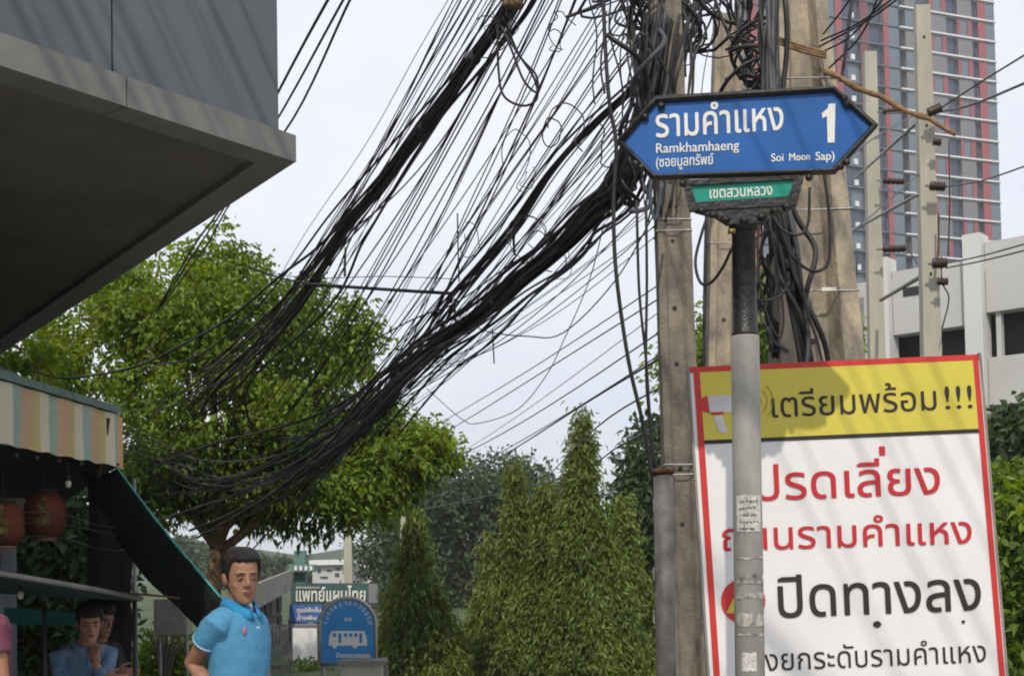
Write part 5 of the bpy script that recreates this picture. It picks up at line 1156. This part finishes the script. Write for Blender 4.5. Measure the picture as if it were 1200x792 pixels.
MB().tube([q - t_ * .006, q + t_ * .004], .0595, 22).build('sleeve_trim', M_trimw, man, True)
em = hipc.lerp(nk, .80) + fw * .112 - rt * .075; MB().ball(em, (.014, .006, .020), Matrix.Rotation(yw, 3, 'Z')).build('chest_emblem', mat('pink_embroidery', (.36, .20, .30), .9), man, True)

# the seated man in denim, hand at his mouth
dY = 8.3; hc = P(105, 730, dY); nk = P(99, 756, dY + .06); hp_ = Vector((nk.x - .02, nk.y + .05, .62)); yw = R_(28); fw = Matrix.Rotation(yw, 3, 'Z') @ Vector((0, -1, 0)); rt = Matrix.Rotation(yw, 3, 'Z') @ Vector((1, 0, 0))
hnd = P(113, 779, dY - .13)
J = dict(head=hc, neck=nk, hip=hp_, shR=nk - rt * .16 + Vector((0, 0, -.06)), shL=nk + rt * .15 + Vector((0, 0, -.06)), elR=nk - rt * .15 + fw * .12 + Vector((0, 0, -.34)), wrR=P(122, 796, dY - .3),
         elL=P(122, 806, dY - .1), wrL=hnd)
dm_ = person('young man in a washed denim shirt sitting with fingers at his mouth', J, yw, R_(24), R_(12), M_skin2, M_denim, 1, M_trouser, True, .97, {'L': (Vector((-.12, .02, 1)), Vector((-.9, .3, 0)), Vector((-.2, 1, .1)), .6), 'R': (Vector((1, -.2, .0)), Vector((0, 0, 1)), Vector((0, 1, 0)), .4)}, True, .058)
collar(dm_[0], nk, fw, rt, mat('denim_collar', (.16, .25, .38), .95))
MB().tube([nk + fw * .06 - Z * .0, hp_.lerp(nk, .86) + fw * .115, hp_.lerp(nk, .6) + fw * .135, hp_.lerp(nk, .2) + fw * .125], .008, 6).build('button_band', mat('denim_collar', (.16, .25, .38)), dm_[0], True)
# the man behind him, in black, turned right
hc = P(118, 726, 8.8); nk = P(114, 752, 8.85); hp_ = Vector((nk.x + .0, 8.9, .62)); yw = R_(62); fw = Matrix.Rotation(yw, 3, 'Z') @ Vector((0, -1, 0)); rt = Matrix.Rotation(yw, 3, 'Z') @ Vector((1, 0, 0))
J = dict(head=hc, neck=nk, hip=hp_, shR=nk - rt * .15 + Vector((0, 0, -.06)), shL=nk + rt * .15 + Vector((0, 0, -.06)), elR=P(112, 795, 8.5), wrR=P(136, 787, 8.45), elL=nk + rt * .18 + Vector((.05, 0, -.32)), wrL=nk + rt * .1 + fw * .25 + Vector((0, 0, -.36)))
J['elR'] = P(108, 800, 8.5)
person('man in black sitting half hidden behind the one in denim, face in profile', J, yw, R_(62), R_(14), M_skin, M_blackcloth, .6, M_trouser, False, .97, {'R': (Vector((1, -.1, -.1)), Vector((0, 0, 1)), Vector((0, 1, 0)), .5)}, True, .06)
# person cut by the left edge
hc = P(-34, 672, 5.2); nk = P(-34, 712, 5.25); hp_ = Vector((nk.x, 5.3, .93)); yw = R_(-12); rt = Matrix.Rotation(yw, 3, 'Z') @ Vector((1, 0, 0)); fw = Matrix.Rotation(yw, 3, 'Z') @ Vector((0, -1, 0))
J = dict(head=hc, neck=nk, hip=hp_, shL=P(-8, 738, 5.2), shR=nk - rt * .16 + Vector((0, 0, -.06)), elL=P(1, 815, 5.2), wrL=P(-4, 880, 5.1), elR=nk - rt * .2 + Vector((0, 0, -.34)), wrR=nk - rt * .2 + fw * .1 + Vector((0, 0, -.56)))
person('person at the left edge, of whom only a bare arm and plum sleeve show', J, yw, R_(-60), 0, mat('sunlit_skin', (.42, .20, .11), .5, .06), M_maroon, .32, M_trouser)  # warm light on the arm is put into its skin colour
# bench the two men sit on
bn = thing('bench', (P(104, 790, 8.6).x, 8.6, 0), 'low wooden bench under the two seated men', 'bench')
bxx = bn.location.x
for i in range(3): MB().box((bxx, 8.3 + i * .3, .50), (1.5, .27, .03)).build('slat', M_bamboo, bn)
for sx in (-.65, .65):
    for sy in (-.13, .35): MB().box((bxx + sx, 8.4 + sy * 1.6, .24), (.05, .05, .48)).build('leg', M_bamboo, bn)

# ------------------------------------------------------------------ haze
hz = MB().box((0, 1215, 52.5), (3020, 2580, 107)).build('haze', M_white); hz.data.materials.clear()
hm = bpy.data.materials.new('pale_haze'); hm.use_nodes = True; hn = hm.node_tree; hn.nodes.remove(hn.nodes['Principled BSDF'])
pv = hn.nodes.new('ShaderNodeVolumePrincipled'); pv.inputs['Density'].default_value = .00055; pv.inputs['Color'].default_value = (.985, .99, 1, 1); pv.inputs['Anisotropy'].default_value = .2
hn.links.new(pv.outputs[0], hn.nodes['Material Output'].inputs['Volume']); hz.data.materials.append(hm); tag(hz, kind='stuff')
